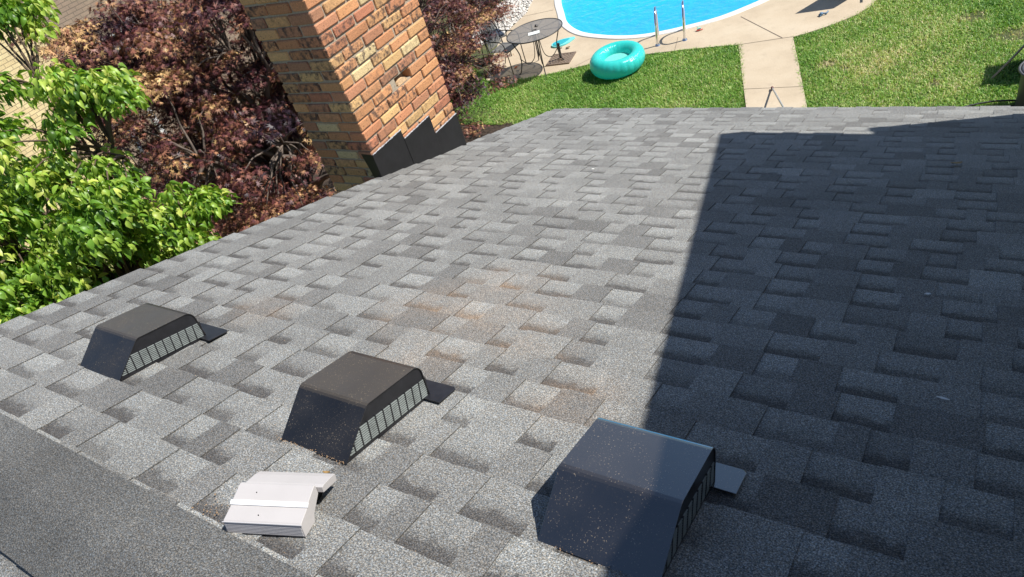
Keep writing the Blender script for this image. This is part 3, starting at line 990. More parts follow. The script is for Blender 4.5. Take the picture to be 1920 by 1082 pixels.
Fx = (IF[None] + (np.arange(nb) * len(IV))[:, None, None]).reshape(-1, 3)
tag(npmesh('white_gravel', P, Fx, simple('white stones', (0.62, 0.58, 0.52), 0.9, 0, 0.3, 15)), 'bed of white landscaping stones between the dark red maple and the pool deck', 'gravel', kind='stuff')

# ================================================================== grass
LA = [(-14.5, 7.0), (-9.0, 7.6), (-3.3, 9.2), (-2.80, 9.55), (-3.38, 11.4), (-3.59, 12.03)] + EDGE_A[::-1][1:] + [(-9.6, 12.0), (-11, 12.5), (-14.5, 12)]
LB = [(-1.74, 9.2), (-2.02, 9.8), (-2.54, 11.4), (-2.80, 12.22)] + [(x_ - .03, y_ + .03) for x_, y_ in EDGE_B[1:]] + [(2.2, 21), (2.2, 9.2)]
def smooth_noise(x, y, seed):
    r = np.random.default_rng(seed); o = np.zeros_like(x); tot = 0
    for f in (0.5, 1.1, 2.3, 4.7, 9.0):
        for _ in range(3):
            a = r.uniform(0, 6.28); ph = r.uniform(0, 6.28); am = 1 / f ** 0.55
            o += am * np.sin((x * np.cos(a) + y * np.sin(a)) * f * 2.4 + ph); tot += am
    return o / tot
def grass(name, poly, bbox, dens, dry, hgt, wid, label, amp=0.7):
    n = int((bbox[1] - bbox[0]) * (bbox[3] - bbox[2]) * dens)
    x = rng.uniform(bbox[0], bbox[1], n); y = rng.uniform(bbox[2], bbox[3], n)
    ok = inpoly(x, y, poly); x = x[ok]; y = y[ok]
    pn = smooth_noise(x * 1.7, y * 1.7, 5); pm = smooth_noise(x * 2.7 + 5, y * 2.7, 8)
    # bare spots
    bare = np.zeros(len(x))
    for (bx, by, br) in ((-2.0, 11.15, 0.20), (-1.72, 11.02, 0.12), (-0.45, 10.45, 0.13), (0.35, 11.9, 0.35), (-0.3, 13.6, 0.5), (-6.9, 9.2, .12), (-0.2, 12.6, .3)):
        bare = np.maximum(bare, 1 - np.hypot(x - bx, (y - by)) / br)
    keep = rng.random(len(x)) > np.clip(bare * 1.5, 0, 0.85)
    x, y, pn, pm, bare = x[keep], y[keep], pn[keep], pm[keep], bare[keep]
    n = len(x)
    h = hgt * rng.uniform(0.55, 1.3, n) * (1 + 0.4 * pm)
    a = rng.uniform(0, 6.28, n); lean = rng.uniform(0.25, 1.25, n)
    ww = wid * rng.uniform(0.7, 1.4, n)
    dx, dy = np.cos(a), np.sin(a)
    px, py = -dy, dx
    b0 = np.stack([x - px * ww, y - py * ww, np.zeros(n)], 1); b1 = np.stack([x + px * ww, y + py * ww, np.zeros(n)], 1)
    m0 = np.stack([x + dx * h * lean * .35 - px * ww * .8, y + dy * h * lean * .35 - py * ww * .8, h * .62], 1)
    m1 = np.stack([x + dx * h * lean * .35 + px * ww * .8, y + dy * h * lean * .35 + py * ww * .8, h * .62], 1)
    t = np.stack([x + dx * h * lean, y + dy * h * lean, h * (1.0 - 0.25 * lean)], 1)
    V = np.stack([b0, b1, m1, m0, t], 1).reshape(-1, 3)
    base = (np.arange(n) * 5)[:, None]
    F = np.concatenate([base + np.array([0, 1, 2]), base + np.array([0, 2, 3]), base + np.array([3, 2, 4])], 0)
    tint = np.clip(dry + amp * pn + 0.45 * np.clip(bare, 0, 1) + rng.normal(0, 0.22, n), 0, 1)
    c = np.stack([tint, rng.random(n), np.zeros(n)], 1)
    c = np.repeat(c, 5, 0)
    return tag(npmesh(name, V, F, M_GRASS, None, False, c), label, 'grass', kind='stuff')
M_GRASS = mat_leaf('grass blades', [(0.0, (0.075, 0.20, 0.022)), (0.3, (0.17, 0.36, 0.045)), (0.55, (0.33, 0.50, 0.095)), (0.78, (0.58, 0.57, 0.24)), (1.0, (0.74, 0.62, 0.38))], 0.5, 0.25, 0.4)
grass('lawn_grass', LA, (-9.6, -2.9, 9.2, 12.1), 5600, 0.35, 0.058, 0.0042, 'deep green lawn between the roof, the maple and the pool deck', 0.35)
grass('lawn_grass', LB, (-2.8, 2.0, 9.2, 17.5), 5600, 0.47, 0.050, 0.0043, 'sunnier yellow green lawn right of the concrete walk', 0.5)
grass('lawn_grass', [(-14.9, 0), (-4.2, 0), (-4.2, 3.3), (-6.2, 2.5), (-8.4, 2.8), (-10.5, 4.5), (-12.6, 5.3), (-14.9, 6.3)], (-14.9, -4.2, 0, 9.2), 900, 0.45, 0.06, 0.010, 'grass seen through gaps in the trees at the left')

# mulch bed under the maples, a dark sheet added to stand in for shade
bed = [(-14.8, 6.4), (-12.6, 5.4), (-10.5, 4.6), (-8.4, 2.9), (-6.2, 2.6), (-4.4, 3.4), (-4.1, 6.5), (-4.3, 8.2), (-6.4, 9.0), (-8.2, 10.2), (-9.4, 11.6), (-10.6, 12.4), (-14.8, 12.0)]
m, nt, b = newmat('dark shade mulch')
nt.links.new(ramp(nt, noise(nt, 22, 5, 0.7), [(0.35, (0.018, 0.012, 0.008)), (0.65, (0.075, 0.048, 0.032))]), b.inputs['Base Color']); b.inputs['Roughness'].default_value = 1.0
bump(nt, b, noise(nt, 30, 4), 0.04)
tag(sheet_with_hole('shade_mulch_bed', bed, None, 0.022, m, 0.02), kind='structure')
# ================================================================== trees
def frames(nrm, xdir):
    nrm = nrm / np.linalg.norm(nrm, axis=1, keepdims=True)
    xd = xdir - (xdir * nrm).sum(1, keepdims=True) * nrm
    xd /= np.linalg.norm(xd, axis=1, keepdims=True) + 1e-9
    yd = np.cross(nrm, xd)
    return xd, yd, nrm
def leaf_mesh(name, P, nrm, xdir, size, TV, TF, tint, mat, parent, wvar=0.15):
    n = len(P)
    xd, yd, zd = frames(nrm, xdir)
    s = size[:, None, None]
    tv = TV[None] * np.stack([np.ones(n), 1 + rng.normal(0, wvar, n), 1 + rng.normal(0, .4, n)], 1)[:, None, :]
    W = (tv[:, :, 0:1] * xd[:, None] + tv[:, :, 1:2] * yd[:, None] + tv[:, :, 2:3] * zd[:, None]) * s + P[:, None]
    V = W.reshape(-1, 3)
    F = (TF[None] + (np.arange(n) * len(TV))[:, None, None]).reshape(-1, TF.shape[1])
    c = np.repeat(np.stack([tint, rng.random(n), np.zeros(n)], 1), len(TV), 0)
    o = npmesh(name, V, F, mat, None, False, c)
    par(o, parent)
    return o
# palmate leaf
def palmate():
    tips = [(0, 1.0), (38, 0.92), (75, 0.72), (118, 0.42)]
    out = []
    seq = [(-118, .42), (-75, .72), (-38, .92), (0, 1.0), (38, .92), (75, .72), (118, .42)]
    pts = []
    for i, (a, r) in enumerate(seq):
        pts.append((r * math.cos(R(a)), r * math.sin(R(a)), -0.16 * r * r))
        if i < len(seq) - 1:
            a2 = (a + seq[i + 1][0]) / 2
            pts.append((0.25 * math.cos(R(a2)), 0.25 * math.sin(R(a2)), 0.0))
    V = np.array([(0, 0, 0)] + pts); V[:, 0] += 0.0
    F = np.array([(0, i, i + 1) for i in range(1, len(pts))])
    return V * 0.68, F
PV, PF = palmate()
# ovate, folded and arched leaf
ov = []
for i, (t, w_) in enumerate(((0, .02), (.22, .20), (.5, .28), (.78, .18), (1.0, .0))):
    z = 0.12 * math.sin(math.pi * t) - 0.40 * t * t
    ov += [(t, -w_, z + w_ * .5), (t, 0, z), (t, w_, z + w_ * .5)]
OV = np.array(ov); OF = []
for i in range(4):
    for k_ in range(2):
        a = i * 3 + k_; OF.append((a, a + 1, a + 4, a + 3))
OF = np.array(OF)

def limb(mb, a, b, r0, r1, sag=0.0, n=7, wob=0.06):
    a = Vector(a); b = Vector(b); pts = []; rad = []
    L = (b - a).length
    for i in range(n + 1):
        t = i / n
        p = a.lerp(b, t) + Vector((0, 0, sag * math.sin(math.pi * t)))
        if 0 < i < n: p += Vector((random.gauss(0, wob), random.gauss(0, wob), random.gauss(0, wob * .5))) * L * 0.35
        pts.append(p); rad.append(r0 + (r1 - r0) * t)
    pts = catmull(pts, 3)
    rr = [r0 + (r1 - r0) * i / (len(pts) - 1) for i in range(len(pts))]
    mb.tube(pts, rr, 7)
    return pts
def mat_bark(name, c):
    return simple(name, c, 0.9, 0, 0.35, 14, 0.01)

def maple(name, base, sprays, nleaf, lsize, label, trunk_r, fork, tint_mu, mat, seed, kind_cat='tree'):
    """sprays: list of (center, rx, ry, rz)"""
    root = empty(name, base); tag(root, label, kind_cat)
    bpy.context.view_layer.update()
    mb = MB()
    fk = Vector(fork)
    limb(mb, base, fk, trunk_r, trunk_r * .75, 0, 5, .03)
    mains = []
    # group sprays by direction to a few boughs
    k = max(3, len(sprays) // 7)
    idx = list(range(len(sprays))); random.Random(seed).shuffle(idx)
    heads = [Vector(sprays[i][0]) for i in idx[:k]]
    for h in heads:
        e = fk.lerp(h, 0.80); mains.append((e, limb(mb, fk, e, trunk_r * .42, trunk_r * .12, 0.15)))
    for (c, rx, ry, rz_) in sprays:
        c = Vector(c)
        e, pts = min(mains, key=lambda m_: (m_[0] - c).length)
        st = min(pts, key=lambda p: (p - c).length + 0.4 * (p - c).z * ((p - c).z > 0))
        limb(mb, st, c, trunk_r * .10 + .003, 0.003, 0.08, 5)
    par(mb.build('trunk', M_BARKM if mat is M_MAPLE else M_BARKD, smooth=True), root)
    P = []; Nn = []; X = []; T = []
    r = np.random.default_rng(seed)
    vol = np.array([s_[1] * s_[2] for s_ in sprays]); vol = vol / vol.sum()
    for (c, rx, ry, rz_), f in zip(sprays, vol):
        n = max(12, int(nleaf * f))
        d = r.normal(0, 1, (n, 3)); d /= np.linalg.norm(d, axis=1, keepdims=True)
        rad = r.random(n) ** 0.45
        p = d * rad[:, None] * np.array([rx, ry, rz_]) * (1 + r.uniform(-.15, .35, (n, 1)))
        # domed layer, drooping at the rim
        hr = np.hypot(p[:, 0] / rx, p[:, 1] / ry)
        p[:, 2] = np.abs(p[:, 2]) * np.sign(r.random(n) - 0.3) - 0.45 * rz_ * hr ** 2
        P.append(p + np.array(c))
        nn = np.stack([d[:, 0] * .55, d[:, 1] * .55, np.ones(n) * 0.9], 1) + r.normal(0, .50, (n, 3))
        Nn.append(nn)
        x = np.stack([d[:, 0], d[:, 1], -0.35 * np.ones(n)], 1) + r.normal(0, .5, (n, 3))
        X.append(x)
        sm_ = r.normal(0, .17)
        hi = p[:, 2] / (rz_ + 1e-6)
        T.append(np.clip(tint_mu + sm_ + r.normal(0, .17, n), 0, 1))
    P = np.concatenate(P); Nn = np.concatenate(Nn); X = np.concatenate(X); T = np.concatenate(T)
    sz = lsize * r.uniform(.7, 1.25, len(P))
    if mat is M_DOG:
        X[:, 2] -= 0.75; Nn[:, :2] *= 1.5
        leaf_mesh('crown', P, Nn, X, sz, OV, OF, T, mat, root)
    else: leaf_mesh('crown', P, Nn, X, sz, PV, PF, T, mat, root)
    return root
M_MAPLE = mat_leaf('dark red maple leaves', [(0.0, (0.018, 0.007, 0.013)), (0.30, (0.050, 0.015, 0.021)), (0.50, (0.105, 0.033, 0.034)), (0.72, (0.28, 0.115, 0.072)), (1.0, (0.52, 0.33, 0.14))], 0.48, 0.04, 0.35)
M_DOG = mat_leaf('bright green oval leaves', [(0.0, (0.045, 0.12, 0.012)), (0.5, (0.15, 0.30, 0.030)), (0.8, (0.34, 0.48, 0.07)), (1.0, (0.52, 0.58, 0.12))], 0.42, 0.30, 0.45)
M_BARKM = mat_bark('grey maple bark', (0.13, 0.10, 0.08))
M_BARKD = mat_bark('brown bark', (0.11, 0.075, 0.05))

def dome(c, rad, n, seed, sr, zmin=-0.3, inner=0.42):
    r = random.Random(seed); o = []
    while len(o) < n:
        d = Vector((r.gauss(0, 1), r.gauss(0, 1), r.gauss(0, 1))).normalized()
        if d.z < zmin: continue
        t = 1.0 if r.random() > inner else r.uniform(0.45, 0.9)
        t *= r.uniform(0.86, 1.08)
        p = Vector((c[0] + d.x * rad[0] * t, c[1] + d.y * rad[1] * t, c[2] + d.z * rad[2] * t))
        if p.z < 0.35: continue
        if p.x > -4.05 and p.y > 2.6 and p.y < 4.1: continue
        s_ = r.uniform(0.7, 1.35) * sr
        o.append((tuple(p), s_, s_ * r.uniform(.8, 1.2), s_ * r.uniform(.16, .28)))
    return o
sp = dome((-7.5, 4.9, 2.0), (2.35, 2.0, 1.95), 250, 5, 0.28)
sp += [q_ for q_ in dome((-6.2, 4.7, 1.9), (1.0, 1.1, 1.35), 80, 15, 0.25) if q_[0][2] > 1.7]
sp += dome((-8.5, 4.2, 2.9), (1.5, 1.2, 1.2), 110, 31, 0.27, -0.2)
sp += dome((-7.1, 5.0, 3.0), (1.1, 1.0, 1.0), 70, 51, 0.26, -0.2)
sp += dome((-7.6, 4.3, 1.4), (1.3, 1.2, 1.1), 40, 41, 0.27, -0.2)
sp = [q_ for q_ in sp if not (q_[0][2] < 2.15 and q_[0][0] > -7.7 and q_[0][1] > 3.9) and not (q_[0][1] < 0.42 * -q_[0][0])]
def near_line(q_):
    v_ = Vector(q_[0]) - Vector((-7.1, 4.05, 1.3)); t_ = v_.dot(sunv)
    return t_ > 0.3 and (v_ - sunv * t_).length < 0.62
sp = [q_ for q_ in sp if not near_line(q_)]
maple('japanese_maple', (-7.5, 5.1, 0), sp, 66000, 0.080, 'big dark red Japanese maple left of the chimney, tallest tree in the photo', 0.13, (-7.5, 5.0, 1.1), 0.55, M_MAPLE, 21)
sp = dome((-7.1, 4.05, 1.05), (0.85, 0.75, 0.95), 52, 6, 0.26, -0.1)
maple('red_maple_shrub', (-7.1, 4.1, 0), sp, 10500, 0.066, 'low rounded red leaved maple shrub at the roof edge, below the big maple', 0.05, (-7.1, 4.1, 0.35), 0.60, M_MAPLE, 22, 'shrub')
sp = dome((-7.6, 8.5, 1.25), (1.1, 1.15, 1.30), 120, 8, 0.21, -0.45)
sp += dome((-8.9, 10.0, 1.3), (0.95, 0.9, 1.25), 70, 18, 0.22, -0.3)
sp += dome((-7.3, 7.7, 0.8), (0.9, 0.8, 0.8), 30, 28, 0.25, -0.3)
sp += dome((-8.75, 11.0, 1.15), (0.8, 0.8, 1.2), 40, 38, 0.28, -0.3)
maple('purple_maple', (-7.7, 8.6, 0), sp, 46000, 0.068, 'purple brown Japanese maple right of the chimney, beside the patio table', 0.09, (-7.7, 8.6, 0.5), 0.50, M_MAPLE, 23)
# green tree at the left: leafy boughs reaching toward the roof
G = [((-6.55, 2.7, 4.55), .34, 9), ((-6.2, 2.25, 4.15), .25, 3), ((-5.95, 2.45, 3.95), .26, 8), ((-5.62, 2.6, 3.9), .22, 7), ((-6.0, 1.95, 3.60), .46, 17), ((-5.9, 1.45, 3.26), .50, 18),
     ((-5.45, 1.85, 3.15), .46, 20), ((-5.05, 2.1, 3.08), .36, 14), ((-4.88, 2.36, 3.10), .15, 6), ((-4.92, 2.10, 2.90), .20, 7), ((-5.75, 1.12, 2.85), .42, 14), ((-5.25, 1.55, 2.72), .38, 12), ((-6.6, 1.4, 3.5), .6, 16),
     ((-6.9, 2.0, 3.1), .6, 12), ((-6.4, 1.1, 2.7), .5, 10), ((-7.2, 1.7, 3.1), .6, 10), ((-5.15, 1.2, 2.55), .30, 8), ((-5.9, 2.15, 3.22), .42, 15), ((-6.3, 1.75, 2.95), .5, 14)]
r = random.Random(4)
sp = []
for (c, rad, k_) in G:
    if c[0] > -5.3:        # the low right bough reaches out beyond the chimney's shade
        c = (c[0] * 1.2, c[1] * 1.2, 5.1 + (c[2] - 5.1) * 1.2); rad *= 1.2; k_ = int(k_ * 1.2)
    for i in range(k_):
        d = Vector((r.gauss(0, 1), r.gauss(0, 1), r.gauss(0, .8))).normalized() * rad * r.uniform(.3, 1.0)
        s_ = r.uniform(.11, .19)
        sp.append(((c[0] + d.x, c[1] + d.y, c[2] + d.z), s_, s_, s_ * .6))
maple('dogwood_tree', (-6.5, 1.9, 0), sp, 17500, 0.071, 'bright green tree with drooping oval leaves at the left edge', 0.10, (-6.45, 1.9, 1.7), 0.60, M_DOG, 24)

# ================================================================== neighbour's buildings at the far left
nb_ = empty('neighbour_house', (-17, 5, 0)); tag(nb_, 'neighbouring house of yellow and brown brick behind the trees in the top left corner', 'house')
bpy.context.view_layer.update()
M_YB = mat_wallbrick('yellow brick', (0.74, 0.60, 0.33), (0.68, 0.53, 0.28), (0.42, 0.33, 0.19))
M_BB = mat_wallbrick('brown brick', (0.30, 0.22, 0.155), (0.27, 0.20, 0.145), (0.19, 0.15, 0.11))
mb = MB(); mb.box((-22, -6, 0), (-15.0, 6.6, 5.6)); par(mb.build('wall', M_YB), nb_)
mb = MB(); mb.box((-22, 6.6, 0), (-14.97, 16, 5.6)); par(mb.build('wall', M_BB), nb_)
mb = MB()
mb.prism([(-14.5, 5.55), (-18.5, 7.1), (-22.5, 5.55), (-22.5, 5.4), (-14.5, 5.4)], lambda p, t: (p[0], -6.4 + t * 22.8, p[1]))
par(mb.build('roof', M_SH), nb_)
for yy in (0.2, 2.6):
    mb = MB(); mb.box((-15.02, yy, 1.1), (-14.96, yy + 1.1, 2.4)); par(mb.build('window', M_PANE), nb_)
cp = empty('patio_canopy', (-12.2, 7.2, 0)); tag(cp, 'pale grey green patio roof with a white edge, glimpsed through the maple', 'canopy')
bpy.context.view_layer.update()
mb = MB(); mb.prism([(-13.1, 2.93), (-11.9, 2.80), (-11.9, 2.76), (-13.1, 2.89)], lambda p, t: (p[0], 5.95 + t * 1.4, p[1]))
par(mb.build('roof', simple('pale green roofing', (0.27, 0.31, 0.28), 0.6, 0, .1, 5)), cp)
for lo, hi in (((-13.2, 5.9, 2.86), (-13.1, 7.4, 2.97)), ((-11.9, 5.9, 2.70), (-11.84, 7.4, 2.84)), ((-13.32, 5.95, 2.84), (-13.26, 7.4, 2.92))):
    mb = MB(); mb.box(lo, hi); par(mb.build('white_edge', M_COP), cp)
for (xx, yy) in ((-13.1, 5.95), (-11.95, 5.95), (-11.95, 7.25), (-13.1, 7.25)):
    mb = MB(); mb.box((xx, yy, 0), (xx + .09, yy + .09, 2.74)); par(mb.build('post', M_COP), cp)
# white garden chair standing near the neighbour's wall
wc = empty('garden_chair', (-13.2, 4.95, 0)); wc.rotation_euler = (0, 0, R(-60))
tag(wc, 'white plastic garden chair by the yellow brick wall, seen between the two trees', 'chair')
M_WP = simple('white resin', (0.72, 0.72, 0.72), 0.35, 0, .03)
mb = MB(); mb.box((-.25, -.24, .40), (.25, .24, .44)); mb.build('seat', M_WP, wc, bevel=.012)
mb = MB()
pts_ = [(-.25, .42), (-.25, .85), (-.2, 1.0), (-.1, 1.08), (.1, 1.08), (.2, 1.0), (.25, .85), (.25, .42)]
mb.prism(pts_, lambda p, t: (p[0], -.26 - (p[1] - .42) * .22 - t * .03, p[1])); mb.build('backrest', M_WP, wc, bevel=.01)
for sx, sy in ((-1, -1), (1, -1), (-1, 1), (1, 1)):
    mb = MB(); mb.tube([(sx * .27, sy * .26, 0), (sx * .235, sy * .22, .40)], .024, 8); mb.build('leg', M_WP, wc, True)
for sx in (-1, 1):
    mb = MB(); mb.tube(catmull([(sx * .25, .22, .42), (sx * .27, .2, .62), (sx * .27, 0, .66), (sx * .25, -.3, .66)], 4), .02, 8); mb.build('armrest', M_WP, wc, True)

# ================================================================== patio furniture
M_IRON = simple('dark wrought iron', (0.045, 0.042, 0.040), 0.45, 0.3, 0.2, 30)
m, nt, b = newmat('metal mesh top')
b.inputs['Base Color'].default_value = (0.20, 0.19, 0.18, 1); b.inputs['Roughness'].default_value = 0.5
tr = nt.nodes.new('ShaderNodeBsdfTransparent'); ms = nt.nodes.new('ShaderNodeMixShader')
tc = nt.nodes.new('ShaderNodeTexCoord'); ck = nt.nodes.new('ShaderNodeTexChecker'); ck.inputs['Scale'].default_value = 260
nt.links.new(tc.outputs['Object'], ck.inputs['Vector'])
ms.inputs[0].default_value = 0.42
nt.links.new(b.outputs[0], ms.inputs[1]); nt.links.new(tr.outputs[0], ms.inputs[2]); nt.links.new(ms.outputs[0], nt.nodes['Material Output'].inputs[0])
M_MESH = m
TX, TY, TZ, TR = -7.34, 11.40, ZD, 0.55
tb = empty('patio_table', (TX, TY, ZD)); tag(tb, 'round dark metal mesh patio table beside the pool', 'table')
mb = MB()
pl = [(TR * math.cos(t * math.pi / 24), TR * math.sin(t * math.pi / 24)) for t in range(48)]
mb.prism(pl, lambda p, t: (p[0], p[1], 0.712 + t * 0.004))
mb.build('tabletop', M_MESH, tb)
mb = MB()
mb.tube([(p[0], p[1], 0.712) for p in pl + [pl[0], pl[1]]], 0.011, 8)
for k_ in range(4):
    a = k_ * math.pi / 4 + .2
    mb.tube([(TR * math.cos(a), TR * math.sin(a), .705), (-TR * math.cos(a), -TR * math.sin(a), .705)], 0.006, 6)
mb.tube([(.045 * math.cos(t * math.pi / 6), .045 * math.sin(t * math.pi / 6), .720) for t in range(13)], 0.006, 6)
mb.build('rim', M_IRON, tb, True)
for k_ in range(4):
    a = k_ * math.pi / 2 + 0.65
    ca, sa = math.cos(a), math.sin(a)
    prof = [(0.50, 0.70), (0.44, 0.55), (0.38, 0.38), (0.38, 0.2), (0.43, 0.05), (0.47, 0.008)]
    pts = catmull([(ca * r_, sa * r_, z) for r_, z in prof], 4)
    mb = MB(); mb.tube(pts, 0.011, 7)
    # scrolled brace to the middle
    prof = [(0.39, 0.30), (0.25, 0.16), (0.12, 0.22), (0.07, 0.40), (0.05, 0.70)]
    mb.tube(catmull([(ca * r_, sa * r_, z) for r_, z in prof], 4), 0.008, 6)
    mb.build('leg', M_IRON, tb, True)
# item on the table
def placed(mb, name, mat, loc, rot, label, cat, group=None, smooth=False, bevel=0):
    o = mb.build(name, mat, None, smooth, bevel)
    o.location = loc; o.rotation_euler = (0, 0, rot)
    return tag(o, label, cat, group)
mb = MB(); mb.box((-0.11, -0.075, 0), (0.11, 0.075, 0.012))
placed(mb, 'paper_pad', simple('white paper', (0.72, 0.74, 0.70), 0.7), (-7.27, 11.26, ZD + 0.717), 0.5, 'small white booklet lying on the mesh patio table', 'booklet')
mb = MB()
mb.tube([(0, 0, 0), (0, 0, .012), (0, 0, 0.03)], [0.035, 0.035, 0.02], 14)
placed(mb, 'ashtray', M_IRON, (-7.40, 11.60, ZD + 0.717), 0, 'tiny dark dish on the far side of the patio table', 'dish')

def patio_chair(loc, rot, label, cushion=None):
    root = empty('patio_chair', loc); root.rotation_euler = (0, 0, rot)
    tag(root, label, 'chair', 'metal patio chairs at the mesh table')
    mb = MB()
    for sx in (-1, 1):
        x = sx * 0.24
        mb.tube(catmull([(x, 0.25, 0.0), (x, 0.23, 0.25), (x * 1.04, 0.21, 0.44), (x * 1.12, 0.16, 0.62), (x * 1.12, -0.1, 0.65), (x, -0.24, 0.66)], 4), 0.010, 7)
        mb.tube(catmull([(x, -0.30, 0.0), (x, -0.22, 0.3), (x, -0.23, 0.44), (x * .96, -0.30, 0.75), (x * .6, -0.35, 0.92)], 4), 0.010, 7)
    mb.tube(catmull([(-.145, -.35, .92), (-.07, -.365, .965), (.07, -.365, .965), (.145, -.35, .92)], 4), 0.010, 7)
    mb.tube([(-.24, .23, .42), (.24, .23, .42)], .009, 6); mb.tube([(-.24, -.23, .42), (.24, -.23, .42)], .009, 6)
    mb.build('frame', M_IRON, root, True)
    mb = MB(); mb.box((-.235, -.23, .425), (.235, .23, .432)); mb.build('seat', M_SEATG, root, bevel=.002)
    mb = MB(); mb.add([(-.22, -.235, .46), (.22, -.235, .46), (.15, -.345, .90), (-.15, -.345, .90)], [(0, 1, 2, 3)])
    o = mb.build('backrest', M_MESH, root); sd = o.modifiers.new('solid', 'SOLIDIFY'); sd.thickness = .003
    if cushion:
        mb = MB(); mb.box((-.21, -.20, .434), (.21, .21, .49)); mb.build('cushion', cushion, root, bevel=.018)
    return root
M_SEATG = simple('grey mesh seat', (0.16, 0.155, 0.145), 0.6)
patio_chair((-8.12, 11.42, ZD), R(-95), 'metal patio chair with a plain grey seat, tucked under the left side of the table')
patio_chair((-8.78, 12.0, ZD), R(-130), 'metal patio chair with a dark blue cushion, half hidden by the purple maple', simple('navy cushion', (0.03, 0.045, 0.075), 0.8))
# stone paver pattern below is the table's own shadow; umbrella stand
ub = empty('umbrella_base', (-7.08, 11.74, ZD)); ub.rotation_euler = (0, 0, 0.16)
tag(ub, 'rectangular lattice metal umbrella base with a short black tube, beside the patio table', 'umbrella base')
M_RUSTY = simple('brown cast iron', (0.20, 0.145, 0.105), 0.6, 0.1, 0.3, 40)
mb = MB()
h_ = 0.25
for i in range(-5, 6):
    for (sx) in (1, -1):
        # diagonal lattice bars clipped to the square
        o_ = i * 0.075
        a = Vector((-h_, o_ * sx - h_ * 0)); pts = []
        # line x - sx*y = o_
        c = []
        for t in (-h_, h_):
            yy = (t - o_) * sx
            if -h_ <= yy <= h_: c.append((t, yy))
            xx = o_ + sx * t
            if -h_ < xx < h_: c.append((xx, t))
        if len(c) >= 2:
            (xa, ya), (xb, yb2) = c[0], c[-1]
            d = Vector((xb - xa, yb2 - ya)); 
            if d.length > .03:
                d.normalize(); n_ = Vector((-d.y, d.x)) * .013
                mb.add([(xa - n_.x, ya - n_.y, .020 + .001 * (sx > 0)), (xb - n_.x, yb2 - n_.y, .020 + .001 * (sx > 0)), (xb + n_.x, yb2 + n_.y, .020 + .001 * (sx > 0)), (xa + n_.x, ya + n_.y, .020 + .001 * (sx > 0))], [(0, 1, 2, 3)])
for (lo, hi) in (((-h_, -h_, 0), (h_, -h_ + .03, .024)), ((-h_, h_ - .03, 0), (h_, h_, .024)), ((-h_, -h_ + .03, 0), (-h_ + .03, h_ - .03, .024)), ((h_ - .03, -h_ + .03, 0), (h_, h_ - .03, .024))): mb.box(lo, hi)
mb.prism([(.07 * math.cos(t * math.pi / 8), .07 * math.sin(t * math.pi / 8)) for t in range(16)], lambda p, t: (p[0], p[1], t * .034))
mb.build('base_plate', M_RUSTY, ub)
mb = MB(); mb.tube([(0, 0, .03), (0, 0, .30)], .026, 14); mb.tube([(0, 0, .285), (0, 0, .315)], .030, 14); mb.tube([(.03, 0, .22), (.065, 0, .22)], .009, 8)
mb.build('tube', M_BLACK, ub)
# kickboard
mb = MB()
pl = [(0.30, 0.0), (0.20, 0.075), (0.08, 0.135), (-0.06, 0.155), (-0.17, 0.12), (-0.225, 0.04), (-0.225, -0.04), (-0.17, -0.12), (-0.06, -0.155), (0.08, -0.135), (0.20, -0.075)]
pl = [(p.x, p.y) for p in catmull([(a, b, 0) for a, b in pl], 4, True)]
mb.prism(pl, lambda p, t: (p[0], p[1], t * .035), (1, 1, 1), 0)
pl2 = [(p[0] * .72 - .03, p[1] * .72) for p in pl]
mb.prism(pl2, lambda p, t: (p[0], p[1], .036 + t * .012), (1, 1, 1), 1)
placed(mb, 'kickboard', [simple('pale turquoise foam', (0.16, 0.62, 0.62), 0.6), simple('teal foam', (0.02, 0.36, 0.42), 0.55)], (-7.44, 12.50, ZD), R(48), 'turquoise teardrop float board lying on the deck behind the table', 'float board', bevel=.006)

# swim ring
m, nt, b = newmat('translucent teal vinyl')
c = ramp(nt, noise(nt, 6, 3), [(0.3, (0.03, 0.66, 0.60)), (0.7, (0.07, 0.74, 0.68))])
nt.links.new(c, b.inputs['Base Color']); b.inputs['Roughness'].default_value = 0.16; b.inputs['Coat Weight'].default_value = 0.4
tl = nt.nodes.new('ShaderNodeBsdfTranslucent'); tl.inputs['Color'].default_value = (0.08, 1.0, 0.92, 1)
tp = nt.nodes.new('ShaderNodeBsdfTransparent'); tp.inputs['Color'].default_value = (0.35, 0.95, 0.88, 1)
ms = nt.nodes.new('ShaderNodeMixShader'); ms.inputs[0].default_value = 0.22
ms2 = nt.nodes.new('ShaderNodeMixShader'); ms2.inputs[0].default_value = 0.06
nt.links.new(b.outputs[0], ms.inputs[1]); nt.links.new(tl.outputs[0], ms.inputs[2])
nt.links.new(ms.outputs[0], ms2.inputs[1]); nt.links.new(tp.outputs[0], ms2.inputs[2])
nt.links.new(ms2.outputs[0], nt.nodes['Material Output'].inputs[0])
at = N(nt, 'ShaderNodeAttribute', attribute_name='tint')
sp_ = nt.nodes.new('ShaderNodeSeparateColor'); nt.links.new(at.outputs['Color'], sp_.inputs[0])
def stripe(v, k_): return math_(nt, 'ABSOLUTE', math_(nt, 'SINE', math_(nt, 'MULTIPLY', v, k_)))
bn = nt.nodes.new('ShaderNodeBump'); bn.inputs['Distance'].default_value = 0.0016
nt.links.new(math_(nt, 'MINIMUM', stripe(sp_.outputs[0], 3.14159 * 72), stripe(sp_.outputs[1], 3.14159 * 26)), bn.inputs['Height'])
for s_ in (b, tl): nt.links.new(bn.outputs[0], s_.inputs['Normal'])
NA, NB = 144, 48
V = []; C = []; F = []
